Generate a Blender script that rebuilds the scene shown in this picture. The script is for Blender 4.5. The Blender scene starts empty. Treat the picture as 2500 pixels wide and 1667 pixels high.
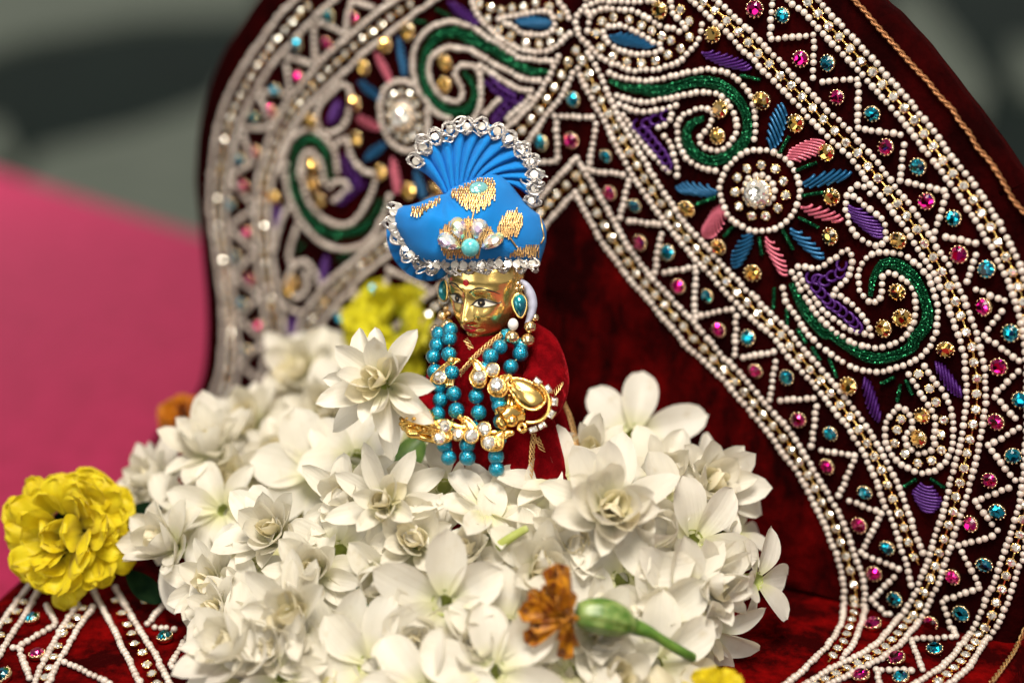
import bpy, bmesh, math, random
import numpy as np
from mathutils import Vector, Matrix, Euler
random.seed(7)
R = math.radians
scene = bpy.context.scene
COL = scene.collection

# ------------------------------------------------------------------ camera
FPX = 50.0 / 36.0 * 2500.0            # focal length in photograph pixels
PITCH = R(18.0)
FWD = np.array([0.0, math.cos(PITCH), -math.sin(PITCH)])
RGT = np.array([1.0, 0.0, 0.0])
UPV = np.array([0.0, math.sin(PITCH), math.cos(PITCH)])
YAW, LEAN = R(30.0), R(3.0)
N0 = np.array([-math.sin(YAW), -math.cos(YAW), 0.0])
PN = N0 * math.cos(LEAN) + np.array([0, 0, 1.0]) * math.sin(LEAN)     # throne back: face normal
PU = np.array([math.cos(YAW), -math.sin(YAW), 0.0])                   # along the back
PV = np.cross(PN, PU)                                                 # up the back
def ray(px, py):
    return FWD + RGT * (px - 1250.0) / FPX + UPV * (833.5 - py) / FPX
# camera stands so that the throne seat is z = 0
_anchor = ray(1950, 500) * 0.458
def _on(px, py, c):
    d = ray(px, py); t = np.dot(PN, c + _anchor - c) / np.dot(PN, d)
    return c + d * t
_zf = _on(2060, 1470, np.zeros(3))[2]
CAM = np.array([0.0, -0.458 * math.cos(PITCH), -_zf])
PO = CAM + _anchor                                                    # a point of the throne back
_k = PO[2] / PV[2]; PO = PO - PV * _k                                 # slid down to the seat
def at(px, py, d):
    """point seen at a photograph pixel, d metres in front of the camera"""
    return CAM + ray(px, py) * d
def on_plane(px, py, p0, n):
    d = ray(px, py); t = np.dot(n, p0 - CAM) / np.dot(n, d)
    return CAM + d * t
ZUP = np.array([0, 0, 1.0])

cd = bpy.data.cameras.new('camera'); cam = bpy.data.objects.new('camera', cd); COL.objects.link(cam)
cd.lens = 50.0; cd.sensor_width = 36.0; cd.clip_start = 0.01; cd.clip_end = 60.0
cam.location = CAM; cam.rotation_euler = (R(90) - PITCH, 0, 0)
cd.dof.use_dof = True; cd.dof.focus_distance = 0.446; cd.dof.aperture_fstop = 2.9; cd.dof.aperture_blades = 9
scene.camera = cam

# ------------------------------------------------------------------ world, lamps, exposure
w = bpy.data.worlds.new('World'); scene.world = w; w.use_nodes = True
bg = w.node_tree.nodes['Background']; bg.inputs[0].default_value = (0.97, 0.94, 0.89, 1); bg.inputs[1].default_value = 0.25
def area(name, loc, target, size, power, color):
    l = bpy.data.lights.new(name, 'AREA'); l.shape = 'DISK'; l.size = size; l.energy = power; l.color = color
    o = bpy.data.objects.new(name, l); COL.objects.link(o); o.location = loc
    o.rotation_euler = (Vector(target) - Vector(loc)).to_track_quat('-Z', 'Y').to_euler()
    return o
area('key_lamp', (0.0, -0.32, 0.75), (0.0, 0.02, 0.05), 0.30, 1.75, (1.0, 0.915, 0.79)).data.spread = R(82)
area('front_fill', (0.05, -0.82, 0.40), (0.0, 0.0, 0.09), 0.40, 1.6, (1.0, 0.93, 0.82))  # added fill from the front, for highlights on the gold
area('side_fill', (-0.85, -0.42, 0.28), (-0.01, 0.0, 0.09), 0.60, 1.9, (1.0, 0.95, 0.88))  # added light at left for the gilt face to mirror
area('back_fill', (-0.9, 1.2, 1.5), (-0.62, 1.1, -0.05), 0.6, 7.5, (1.0, 0.96, 0.92)).data.spread = R(75)  # added light that brightens the cloth and slabs behind
vs = scene.view_settings; vs.view_transform = 'Standard'; vs.look = 'None'; vs.exposure = 0.36; vs.gamma = 1.0
vs.use_curve_mapping = False
scene.render.engine = 'CYCLES'
scene.cycles.max_bounces = 6; scene.cycles.diffuse_bounces = 3; scene.cycles.glossy_bounces = 3
scene.cycles.transmission_bounces = 4; scene.cycles.use_denoising = True
scene.cycles.sample_clamp_indirect = 6.0

# ------------------------------------------------------------------ materials
MATS = {}
def new_mat(name):
    m = bpy.data.materials.new(name); m.use_nodes = True; MATS[name] = m
    nt = m.node_tree; b = nt.nodes['Principled BSDF']
    return m, nt, b
def setin(b, **kw):
    names = {'color': 'Base Color', 'rough': 'Roughness', 'metal': 'Metallic', 'coat': 'Coat Weight', 'coatr': 'Coat Roughness',
             'sheen': 'Sheen Weight', 'sheenr': 'Sheen Roughness', 'sheent': 'Sheen Tint', 'sss': 'Subsurface Weight',
             'sssr': 'Subsurface Radius', 'ssss': 'Subsurface Scale', 'spec': 'Specular IOR Level', 'trans': 'Transmission Weight', 'ior': 'IOR',
             'film': 'Thin Film Thickness', 'filmi': 'Thin Film IOR', 'emit': 'Emission Color', 'emits': 'Emission Strength'}
    for k, v in kw.items():
        if k in ('color', 'sheent', 'emit') and len(v) == 3: v = (*v, 1)
        b.inputs[names[k]].default_value = v
def noise_color(nt, b, c1, c2, scale, detail=3.0, lo=0.35, hi=0.65, coords='Object'):
    tc = nt.nodes.new('ShaderNodeTexCoord'); n = nt.nodes.new('ShaderNodeTexNoise'); r = nt.nodes.new('ShaderNodeValToRGB')
    n.inputs['Scale'].default_value = scale; n.inputs['Detail'].default_value = detail
    r.color_ramp.elements[0].position = lo; r.color_ramp.elements[1].position = hi
    r.color_ramp.elements[0].color = (*c1, 1); r.color_ramp.elements[1].color = (*c2, 1)
    nt.links.new(tc.outputs[coords], n.inputs['Vector']); nt.links.new(n.outputs['Fac'], r.inputs['Fac'])
    nt.links.new(r.outputs['Color'], b.inputs['Base Color']); return tc, n, r
def noise_bump(nt, b, scale, strength, dist=0.001, detail=3.0, kind='noise', coords='Object'):
    tc = nt.nodes.new('ShaderNodeTexCoord'); bp = nt.nodes.new('ShaderNodeBump')
    if kind == 'noise':
        n = nt.nodes.new('ShaderNodeTexNoise'); n.inputs['Detail'].default_value = detail; out = n.outputs['Fac']
    elif kind == 'wave':
        n = nt.nodes.new('ShaderNodeTexWave'); out = n.outputs['Fac']
    else:
        n = nt.nodes.new('ShaderNodeTexVoronoi'); out = n.outputs['Distance']
    n.inputs['Scale'].default_value = scale
    bp.inputs['Strength'].default_value = strength; bp.inputs['Distance'].default_value = dist
    nt.links.new(tc.outputs[coords], n.inputs['Vector']); nt.links.new(out, bp.inputs['Height'])
    nt.links.new(bp.outputs['Normal'], b.inputs['Normal']); return bp
def facet_normal(nt, b, scale, amount):
    """cut facets: every Voronoi cell turns the surface its own way"""
    tc = nt.nodes.new('ShaderNodeTexCoord'); v = nt.nodes.new('ShaderNodeTexVoronoi'); v.inputs['Scale'].default_value = scale
    geo = nt.nodes.new('ShaderNodeNewGeometry')
    s = nt.nodes.new('ShaderNodeVectorMath'); s.operation = 'SUBTRACT'; s.inputs[1].default_value = (0.5, 0.5, 0.5)
    k = nt.nodes.new('ShaderNodeVectorMath'); k.operation = 'SCALE'; k.inputs['Scale'].default_value = amount
    a = nt.nodes.new('ShaderNodeVectorMath'); a.operation = 'ADD'
    nm = nt.nodes.new('ShaderNodeVectorMath'); nm.operation = 'NORMALIZE'
    oi = nt.nodes.new('ShaderNodeObjectInfo'); of = nt.nodes.new('ShaderNodeVectorMath'); of.operation = 'ADD'
    nt.links.new(tc.outputs['Object'], of.inputs[0]); nt.links.new(oi.outputs['Random'], of.inputs[1])
    nt.links.new(of.outputs[0], v.inputs['Vector']); nt.links.new(v.outputs['Color'], s.inputs[0])
    nt.links.new(s.outputs[0], k.inputs[0]); nt.links.new(geo.outputs['Normal'], a.inputs[0]); nt.links.new(k.outputs[0], a.inputs[1])
    nt.links.new(a.outputs[0], nm.inputs[0]); nt.links.new(nm.outputs[0], b.inputs['Normal'])
def M_velvet(name, c1, c2, scale, bump, sheen, tint):
    m, nt, b = new_mat(name); tc, n, r = noise_color(nt, b, c1, c2, scale, 6.0, 0.44, 0.76)  # noise tints paint in the crushed pile catching light
    mpg = nt.nodes.new('ShaderNodeMapping'); mpg.inputs['Scale'].default_value = (1.0, 1.0, 0.38); mpg.inputs['Rotation'].default_value = (0.0, R(24), 0.0)
    n.inputs['Roughness'].default_value = 0.68; nt.links.new(tc.outputs['Object'], mpg.inputs['Vector']); nt.links.new(mpg.outputs[0], n.inputs['Vector'])
    setin(b, rough=0.95, sheen=sheen, sheenr=0.35, sheent=tint, spec=0.02); noise_bump(nt, b, scale * 1.6, bump, 0.004, 5.0)
M_velvet('velvet_inner', (0.008, 0.0002, 0.0003), (0.10, 0.0010, 0.0012), 42.0, 1.0, 0.04, (0.7, 0.01, 0.01))
M_velvet('velvet_maroon', (0.007, 0.0002, 0.0003), (0.026, 0.0005, 0.0006), 60.0, 0.8, 0.03, (0.55, 0.02, 0.02))
M_velvet('velvet_seat_lit', (0.018, 0.0002, 0.0003), (0.21, 0.0014, 0.0016), 60.0, 0.8, 0.08, (0.8, 0.02, 0.02))  # brighter red paints in the light falling on the upturned seat
M_velvet('velvet_red', (0.075, 0.0008, 0.002), (0.24, 0.002, 0.005), 110.0, 0.7, 0.30, (0.9, 0.03, 0.05))
m, nt, b = new_mat('pearl'); noise_color(nt, b, (0.46, 0.385, 0.335), (0.60, 0.53, 0.475), 160.0)
setin(b, rough=0.30, coat=0.6, coatr=0.12, sss=0.15, sssr=(0.6, 0.4, 0.3), ssss=0.001)
m, nt, b = new_mat('gold'); setin(b, color=(0.96, 0.64, 0.20), metal=1.0, rough=0.20); noise_bump(nt, b, 420.0, 0.08, 0.0006)
m, nt, b = new_mat('gold_face'); setin(b, color=(1.0, 0.70, 0.22), metal=0.88, rough=0.20, coat=0.8, coatr=0.06); noise_bump(nt, b, 500.0, 0.10, 0.0006)
m, nt, b = new_mat('gold_cast'); setin(b, color=(0.93, 0.60, 0.19), metal=1.0, rough=0.20); noise_bump(nt, b, 900.0, 0.5, 0.0006)
m, nt, b = new_mat('gold_pale'); setin(b, color=(0.88, 0.66, 0.38), metal=1.0, rough=0.22)
m, nt, b = new_mat('gold_thread'); setin(b, color=(0.66, 0.42, 0.18), metal=0.85, rough=0.38)
m, nt, b = new_mat('copper_thread'); setin(b, color=(0.34, 0.15, 0.06), metal=0.6, rough=0.45)
m, nt, b = new_mat('silver_thread'); setin(b, color=(0.50, 0.47, 0.45), metal=0.9, rough=0.30)
m, nt, b = new_mat('sequin'); setin(b, color=(0.62, 0.58, 0.52), metal=0.5, rough=0.2, coat=0.4)
def M_gem(name, c, scale, amount, rough=0.06, metal=1.0, **kw):
    m, nt, b = new_mat(name); setin(b, color=c, metal=metal, rough=rough, coat=0.5, coatr=0.03, **kw); facet_normal(nt, b, scale, amount)
M_gem('gem_clear', (0.90, 0.87, 0.80), 900.0, 0.9, 0.08, 0.75)
M_gem('gem_blue', (0.010, 0.34, 0.50), 700.0, 1.0)
M_gem('gem_pink', (0.55, 0.008, 0.17), 700.0, 1.0)
M_gem('gem_amber', (0.80, 0.50, 0.13), 600.0, 1.2)
M_gem('gem_aqua', (0.30, 0.75, 0.76), 420.0, 0.5, 0.12, 0.6)
m, nt, b = new_mat('crystal_rainbow'); setin(b, metal=0.7, rough=0.07, coat=1.0, coatr=0.02); facet_normal(nt, b, 420.0, 0.35)
tc = nt.nodes.new('ShaderNodeTexCoord'); v = nt.nodes.new('ShaderNodeTexVoronoi'); v.inputs['Scale'].default_value = 520.0
r = nt.nodes.new('ShaderNodeValToRGB'); r.color_ramp.interpolation = 'CONSTANT'
els = r.color_ramp.elements; els[0].color = (0.55, 0.80, 0.62, 1); els[1].position = 0.85; els[1].color = (0.92, 0.86, 0.80, 1)
for p_, c_ in ((0.2, (0.92, 0.84, 0.45)), (0.35, (0.70, 0.55, 0.85)), (0.5, (0.85, 0.90, 0.88)), (0.64, (0.95, 0.62, 0.45)), (0.74, (0.50, 0.68, 0.90))):
    e = els.new(p_); e.color = (*c_, 1)
sep = nt.nodes.new('ShaderNodeSeparateColor')
nt.links.new(tc.outputs['Object'], v.inputs['Vector']); nt.links.new(v.outputs['Color'], sep.inputs[0])
nt.links.new(sep.outputs[0], r.inputs[0]); nt.links.new(r.outputs[0], b.inputs['Base Color'])
m, nt, b = new_mat('bead_turquoise'); setin(b, metal=0.8, rough=0.2, coat=1.0, coatr=0.04)
noise_color(nt, b, (0.0, 0.11, 0.21), (0.0, 0.38, 0.56), 1300.0, 2.0); facet_normal(nt, b, 1900.0, 1.1)
m, nt, b = new_mat('bead_stone'); noise_color(nt, b, (0.05, 0.36, 0.40), (0.13, 0.50, 0.52), 500.0); setin(b, rough=0.3, coat=0.6)
m, nt, b = new_mat('drop_blue'); noise_color(nt, b, (0.0, 0.10, 0.15), (0.0, 0.42, 0.50), 220.0, 1.0); setin(b, metal=0.5, rough=0.08, coat=1.0, coatr=0.02)
m, nt, b = new_mat('milky'); setin(b, color=(0.72, 0.70, 0.66), rough=0.25, coat=0.5)
def M_thread(name, c, metal=0.45, rough=0.36):
    m, nt, b = new_mat(name); setin(b, color=c, metal=metal, rough=rough); noise_bump(nt, b, 1800.0, 0.4, 0.0004)
M_thread('thread_blue', (0.006, 0.085, 0.20)); M_thread('thread_pink', (0.46, 0.10, 0.15)); M_thread('thread_purple', (0.055, 0.007, 0.13))
M_thread('thread_green', (0.003, 0.075, 0.028), 0.85, 0.22); facet_normal(MATS['thread_green'].node_tree, MATS['thread_green'].node_tree.nodes['Principled BSDF'], 2600.0, 1.1)
# cloth of the turban: fine weave
def M_cloth(name, c1, c2, scale, bump, sheen=0.3):
    m, nt, b = new_mat(name); noise_color(nt, b, c1, c2, 90.0); setin(b, rough=0.7, sheen=sheen, spec=0.25)
    tc = nt.nodes.new('ShaderNodeTexCoord'); bp = nt.nodes.new('ShaderNodeBump'); ad = nt.nodes.new('ShaderNodeMath'); ad.operation = 'ADD'
    for d_, i_ in (('X', 0), ('Z', 1)):
        wv = nt.nodes.new('ShaderNodeTexWave'); wv.bands_direction = d_; wv.inputs['Scale'].default_value = scale
        wv.inputs['Distortion'].default_value = 1.5; nt.links.new(tc.outputs['Object'], wv.inputs['Vector']); nt.links.new(wv.outputs['Fac'], ad.inputs[i_])
    bp.inputs['Strength'].default_value = bump; bp.inputs['Distance'].default_value = 0.0003
    nt.links.new(ad.outputs[0], bp.inputs['Height']); nt.links.new(bp.outputs['Normal'], b.inputs['Normal'])
M_cloth('cloth_blue', (0.0, 0.175, 0.56), (0.0, 0.22, 0.66), 1500.0, 0.6, 0.05)
M_cloth('cloth_pink', (0.26, 0.004, 0.042), (0.33, 0.007, 0.058), 220.0, 0.3, 0.0)
m, nt, b = new_mat('paint_black'); setin(b, color=(0.01, 0.008, 0.008), rough=0.35)
m, nt, b = new_mat('paint_white'); setin(b, color=(0.80, 0.74, 0.62), rough=0.5)
m, nt, b = new_mat('paint_red'); setin(b, color=(0.45, 0.010, 0.015), rough=0.3)
m, nt, b = new_mat('ribbon_grey'); setin(b, color=(0.34, 0.35, 0.45), rough=0.5)
def M_petal(name, c1, c2, base, sss=0.35, scale=120.0):
    m, nt, b = new_mat(name); tc, n, r = noise_color(nt, b, c1, c2, scale)
    setin(b, rough=0.48, spec=0.3, sheen=0.1)
    # petals carry a tint of their own near the claw (x = 0 in their own space)
    sx = nt.nodes.new('ShaderNodeSeparateXYZ'); mp = nt.nodes.new('ShaderNodeMapRange'); mx = nt.nodes.new('ShaderNodeMix'); mx.data_type = 'RGBA'
    mp.inputs['From Min'].default_value = 0.0; mp.inputs['From Max'].default_value = 0.006
    nt.links.new(tc.outputs['Object'], sx.inputs[0]); nt.links.new(sx.outputs['X'], mp.inputs['Value'])
    nt.links.new(mp.outputs[0], mx.inputs['Factor']); mx.inputs['A'].default_value = (*base, 1)
    n2 = nt.nodes.new('ShaderNodeTexNoise'); n2.inputs['Scale'].default_value = 230.0; n2.inputs['Detail'].default_value = 4.0; oi = nt.nodes.new('ShaderNodeObjectInfo'); of = nt.nodes.new('ShaderNodeVectorMath'); of.operation = 'ADD'
    nt.links.new(tc.outputs['Object'], of.inputs[0]); nt.links.new(oi.outputs['Random'], of.inputs[1]); nt.links.new(of.outputs[0], n2.inputs['Vector'])
    m2 = nt.nodes.new('ShaderNodeMapRange'); m2.inputs['From Min'].default_value = 0.60; m2.inputs['From Max'].default_value = 0.80; m2.inputs['To Max'].default_value = 0.55; nt.links.new(n2.outputs['Fac'], m2.inputs['Value'])
    bx_ = nt.nodes.new('ShaderNodeMix'); bx_.data_type = 'RGBA'; nt.links.new(m2.outputs[0], bx_.inputs['Factor']); nt.links.new(r.outputs['Color'], bx_.inputs['A']); bx_.inputs['B'].default_value = (c1[0] * 0.80, c1[1] * 0.72, c1[2] * 0.55, 1)
    nt.links.new(bx_.outputs['Result'], mx.inputs['B']); nt.links.new(mx.outputs['Result'], b.inputs['Base Color'])
    # fine veins along the petal
    bp = nt.nodes.new('ShaderNodeBump'); nn = nt.nodes.new('ShaderNodeTexNoise'); mpg = nt.nodes.new('ShaderNodeMapping')
    mpg.inputs['Scale'].default_value = (60, 900, 60); nn.inputs['Scale'].default_value = 1.0
    nt.links.new(tc.outputs['Object'], mpg.inputs['Vector']); nt.links.new(mpg.outputs[0], nn.inputs['Vector'])
    bp.inputs['Strength'].default_value = 0.4; bp.inputs['Distance'].default_value = 0.0006
    nt.links.new(nn.outputs['Fac'], bp.inputs['Height']); nt.links.new(bp.outputs['Normal'], b.inputs['Normal'])
    tl = nt.nodes.new('ShaderNodeBsdfTranslucent'); ms = nt.nodes.new('ShaderNodeMixShader'); ms.inputs[0].default_value = 0.42
    wm_ = nt.nodes.new('ShaderNodeMix'); wm_.data_type = 'RGBA'; wm_.blend_type = 'MULTIPLY'; wm_.inputs['Factor'].default_value = 1.0; wm_.inputs['B'].default_value = (1.0, 0.965, 0.83, 1)
    nt.links.new(mx.outputs['Result'], wm_.inputs['A']); nt.links.new(wm_.outputs['Result'], tl.inputs['Color']); nt.links.new(bp.outputs['Normal'], tl.inputs['Normal'])
    nt.links.new(b.outputs[0], ms.inputs[1]); nt.links.new(tl.outputs[0], ms.inputs[2])
    nt.links.new(ms.outputs[0], nt.nodes['Material Output'].inputs['Surface'])
    return m
M_petal('petal_white', (0.75, 0.72, 0.635), (0.82, 0.795, 0.725), (0.72, 0.72, 0.44))
M_petal('petal_cream', (0.82, 0.76, 0.58), (0.87, 0.82, 0.66), (0.72, 0.68, 0.38))
M_petal('petal_yellow', (0.72, 0.56, 0.006), (0.82, 0.70, 0.02), (0.50, 0.42, 0.01), 0.2, 200.0)
M_petal('petal_lime', (0.62, 0.56, 0.008), (0.74, 0.70, 0.03), (0.45, 0.46, 0.01), 0.2, 200.0)
M_petal('petal_orange', (0.58, 0.17, 0.004), (0.70, 0.27, 0.006), (0.35, 0.10, 0.004), 0.2, 200.0)
M_petal('petal_brown', (0.16, 0.022, 0.003), (0.66, 0.28, 0.008), (0.66, 0.30, 0.010), 0.15, 340.0)
M_petal('green_pale', (0.46, 0.52, 0.16), (0.58, 0.62, 0.28), (0.46, 0.52, 0.14), 0.3)
m, nt, b = new_mat('green_leaf'); noise_color(nt, b, (0.045, 0.12, 0.012), (0.12, 0.22, 0.035), 260.0); setin(b, rough=0.4, sss=0.1, ssss=0.001)
m, nt, b = new_mat('green_calyx'); noise_color(nt, b, (0.05, 0.13, 0.012), (0.20, 0.28, 0.08), 300.0); setin(b, rough=0.38, sss=0.15, ssss=0.001)
m, nt, b = new_mat('green_dark'); noise_color(nt, b, (0.002, 0.010, 0.004), (0.006, 0.018, 0.006), 260.0); setin(b, rough=0.7, spec=0.03)  # leaf green darkened to paint the shade in the gaps
m, nt, b = new_mat('ground_green'); noise_color(nt, b, (0.003, 0.020, 0.013), (0.006, 0.030, 0.020), 3.0); setin(b, rough=0.9)
m, nt, b = new_mat('stone_pale'); noise_color(nt, b, (0.34, 0.40, 0.31), (0.42, 0.47, 0.37), 4.0); setin(b, rough=0.8)

# ------------------------------------------------------------------ mesh helpers
def smooth_path(pts, n, closed=False):
    """Catmull-Rom through points, n samples"""
    P = [np.array(p, float) for p in pts]
    if len(P) == 2: return [P[0] + (P[1] - P[0]) * t for t in np.linspace(0, 1, n)]
    if closed: Q = [P[-1]] + P + [P[0], P[1]]; segs = len(P)
    else: Q = [2 * P[0] - P[1]] + P + [2 * P[-1] - P[-2]]; segs = len(P) - 1
    out = []
    for s in np.linspace(0, segs, n, endpoint=not closed):
        i = min(int(s), segs - 1); t = s - i
        a, b_, c, d = Q[i], Q[i + 1], Q[i + 2], Q[i + 3]
        out.append(0.5 * (2 * b_ + (c - a) * t + (2 * a - 5 * b_ + 4 * c - d) * t * t + (3 * b_ - a - 3 * c + d) * t ** 3))
    return out
def resample(pts, step, closed=False):
    P = np.array(pts); 
    if closed: P = np.vstack([P, P[:1]])
    seg = np.linalg.norm(np.diff(P, axis=0), axis=1); cum = np.concatenate([[0], np.cumsum(seg)]); L = cum[-1]
    n = max(1, int(round(L / step))); s = np.linspace(0, L, n + 1)
    if closed: s = s[:-1]
    return [np.array([np.interp(x, cum, P[:, k]) for k in range(P.shape[1])]) for x in s]
def nrm(v):
    v = np.array(v, float); l = np.linalg.norm(v); return v / l if l > 1e-12 else v
class MB:
    def __init__(s): s.v = []; s.f = []; s.mi = []; s.m = 0
    def add(s, verts, faces):
        o = len(s.v); s.v += [tuple(map(float, x)) for x in verts]
        s.f += [tuple(i + o for i in f) for f in faces]; s.mi += [s.m] * len(faces)
    def grid(s, G, closed_u=False, closed_v=False, flip=False):
        nu, nv = len(G), len(G[0]); V = [p for row in G for p in row]; F = []
        for i in range(nu if closed_u else nu - 1):
            for j in range(nv if closed_v else nv - 1):
                a, b_, c, d = i * nv + j, ((i + 1) % nu) * nv + j, ((i + 1) % nu) * nv + (j + 1) % nv, i * nv + (j + 1) % nv
                F.append((d, c, b_, a) if flip else (a, b_, c, d))
        s.add(V, F)
    def tube(s, path, rad, n=6, cap=True, squash=None):
        P = [np.array(p, float) for p in path]; m_ = len(P)
        rads = rad if hasattr(rad, '__len__') else [rad] * m_
        ref = None; G = []
        for i in range(m_):
            t = nrm(P[min(i + 1, m_ - 1)] - P[max(i - 1, 0)])
            if ref is None:
                ref = np.cross(t, (0, 0, 1.0))
                if np.linalg.norm(ref) < 0.2: ref = np.cross(t, (0, 1.0, 0))
            ref = nrm(ref - t * np.dot(ref, t)); b_ = np.cross(t, ref)
            G.append([P[i] + rads[i] * (ref * math.cos(2 * math.pi * k / n) + b_ * math.sin(2 * math.pi * k / n)) for k in range(n)])
        s.grid(G, closed_v=True, flip=True)
        if cap:
            o = len(s.v)
            s.f.append(tuple(range(o - m_ * n, o - m_ * n + n))); s.f.append(tuple(range(o - 1, o - n - 1, -1))); s.mi += [s.m, s.m]
    def sphere(s, c, r, nu=12, nv=8, axes=None):
        c = np.array(c, float); r = np.array(r if hasattr(r, '__len__') else (r, r, r), float); A = np.eye(3) if axes is None else np.array(axes)
        G = [[c + A.T @ (r * np.array([math.sin(math.pi * i / nv) * math.cos(2 * math.pi * j / nu), math.sin(math.pi * i / nv) * math.sin(2 * math.pi * j / nu), math.cos(math.pi * i / nv)]))
              for j in range(nu)] for i in range(nv + 1)]
        V = [G[0][0]] + [p for row in G[1:-1] for p in row] + [G[-1][0]]; F = []
        for j in range(nu):
            F.append((0, 1 + j, 1 + (j + 1) % nu)); e = len(V) - 1; b0 = 1 + (nv - 2) * nu
            F.append((e, b0 + (j + 1) % nu, b0 + j))
            for i in range(nv - 2):
                a = 1 + i * nu; F.append((a + j, a + nu + j, a + nu + (j + 1) % nu, a + (j + 1) % nu))
        s.add(V, F)
    def lathe(s, prof, n, M=None):
        """prof: (r, h) pairs round +Z"""
        G = [[np.array([r * math.cos(2 * math.pi * k / n), r * math.sin(2 * math.pi * k / n), h]) for k in range(n)] for r, h in prof]
        if M is not None: G = [[(M[:3, :3] @ p + M[:3, 3]) for p in row] for row in G]
        s.grid(G, closed_v=True, flip=True)
    def mesh(s, name, mats, smooth=True):
        me = bpy.data.meshes.new(name); me.from_pydata(s.v, [], s.f)
        for m_ in (mats if isinstance(mats, (list, tuple)) else [mats]): me.materials.append(MATS[m_])
        me.polygons.foreach_set('material_index', s.mi)
        if smooth: me.polygons.foreach_set('use_smooth', [True] * len(me.polygons))
        me.update(); return me
    def build(s, name, mats, parent=None, smooth=True):
        return link(name, s.mesh(name, mats, smooth), parent)
def link(name, me, parent=None, M=None):
    o = bpy.data.objects.new(name, me); COL.objects.link(o)
    if parent is not None:
        o.parent = parent
        o.matrix_parent_inverse = parent_world(parent).inverted()
    if M is not None: o.matrix_basis = M
    return o
PW = {}
def parent_world(p):
    if p.name in PW: return PW[p.name]
    if p.parent is None: return p.matrix_basis.copy()
    return parent_world(p.parent) @ p.matrix_parent_inverse @ p.matrix_basis
def thing(name, loc, label, cat, group=None):
    o = bpy.data.objects.new(name, None); COL.objects.link(o); o.location = tuple(map(float, loc)); o.empty_display_size = 0.01
    return tag(o, label, cat, group)
def tag(o, label, cat=None, group=None, kind=None):
    o['label'] = label
    if cat: o['category'] = cat
    if group: o['group'] = group
    if kind: o['kind'] = kind
    return o
def frame(p, x, y, z):
    M = Matrix.Identity(4)
    for i, c in enumerate((x, y, z, p)):
        for k in range(3): M[k][i] = float(c[k])
    return M
# tracing: photograph crops the points were read from (left, top, enlargement)
CROP = {'6': (950, 0, 3.92), '7': (1400, 0, 3.485), '8': (1900, 0, 3.485), '5': (1400, 350, 3.485), '2': (1900, 400, 3.485),
        '3': (1900, 800, 3.485), '4': (1900, 1217, 3.485), 'e': (1350, 850, 3.135), '1': (900, 250, 3.4836), 'f': (980, 620, 4.1257),
        'g': (960, 800, 3.92), 'a': (480, 0, 3.1355), 'b': (480, 400, 2.613), 's': (0, 1067, 2.614), 'p': (0, 0, 1.0)}
def tr(spec):
    """'7:x,y x,y | 2:x,y' -> photograph pixels"""
    out = []
    for part in spec.split('|'):
        k, pts = part.strip().split(':'); x0, y0, sc = CROP[k.strip()]
        for q in pts.split():
            x, y = q.split(','); out.append((x0 + float(x) / sc, y0 + float(y) / sc))
    return out
# ------------------------------------------------------------------ ground, table and cloth behind
ZC = -0.05                                           # cloth level: the throne stands on it
def flat(px, py, z): return on_plane(px, py, np.array([0, 0, z]), ZUP)
ZG = -0.75
mb = MB(); mb.add([(-30, -5, ZG), (30, -5, ZG), (30, 45, ZG), (-30, 45, ZG)], [(0, 1, 2, 3)])
g = mb.build('ground', 'ground_green'); g['kind'] = 'structure'; g['label'] = 'dark green ground far behind the throne'
def slab(px_pts, label):
    top = [flat(x, y, ZG + 0.05) for x, y in px_pts]; n = len(top)
    mb = MB(); mb.add(top + [p - np.array([0, 0, 0.05]) for p in top], [tuple(range(n))] + [(i, i + n, (i + 1) % n + n, (i + 1) % n) for i in range(n)])
    tag(mb.build('paving_slab', 'stone_pale', None, False), label, 'paving slab', 'pale slabs on the ground')
slab([(-60, -60), (620, -160), (640, 30), (330, 45), (60, 90), (-60, 130)], 'pale blurred slab across the top left corner')
slab([(100, 370), (330, 315), (520, 250), (640, 90), (700, 90), (720, 640), (430, 700), (-100, 560), (60, 420)], 'pale blurred slab just above the pink cloth')
slab([(-140, 270), (0, 300), (40, 385), (-140, 420)], 'pale blurred slab at the left picture edge')
slab([(2160, -20), (2240, -20), (2330, 90), (2410, 210), (2390, 290), (2290, 200), (2200, 90)], 'pale blurred slab beside the top right edge of the throne')
slab([(2470, 100), (2600, 130), (2600, 260), (2490, 210)], 'pale blurred slab at the right picture edge')
# pink cloth over a table top: gentle folds, hem hanging down
e0, e1 = flat(-260, 355, ZC), flat(720, 660, ZC)
du = nrm(e1 - e0); dn = np.array([du[1], -du[0], 0]);  dn = dn if dn[1] < 0 else -dn
DEPTH = float(np.dot(np.array([0, -0.20, ZC]) - e0, dn))
mb = MB(); G = []
for i in range(46):
    row = []
    for j in range(41):
        p = e0 - du * 0.6 + du * (2.4 * i / 45) + dn * (j / 40 * DEPTH)
        dq = (p[0] * 0.75 + p[1] * 0.66) * 11.0; fall = min(1, max(0, (np.linalg.norm(p[:2] - np.array([0.0, 0.0])) - 0.22) / 0.15))
        p = p.copy(); p[2] = ZC + fall * 0.009 * (math.sin(dq) + 0.6 * math.sin(dq * 0.41 + 1.3)) - 0.0005
        row.append(p)
    G.append(row)
mb.grid(G, flip=True); hem = [[r_[0] - np.array([0, 0, 0.001 + 0.14 * k]) + dn * (-0.01 * k) for k in range(3)] for r_ in G]; mb.grid(hem)
cloth = mb.build('tablecloth', 'cloth_pink'); tag(cloth, 'plain pink cloth spread under and behind the throne', 'tablecloth')
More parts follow.
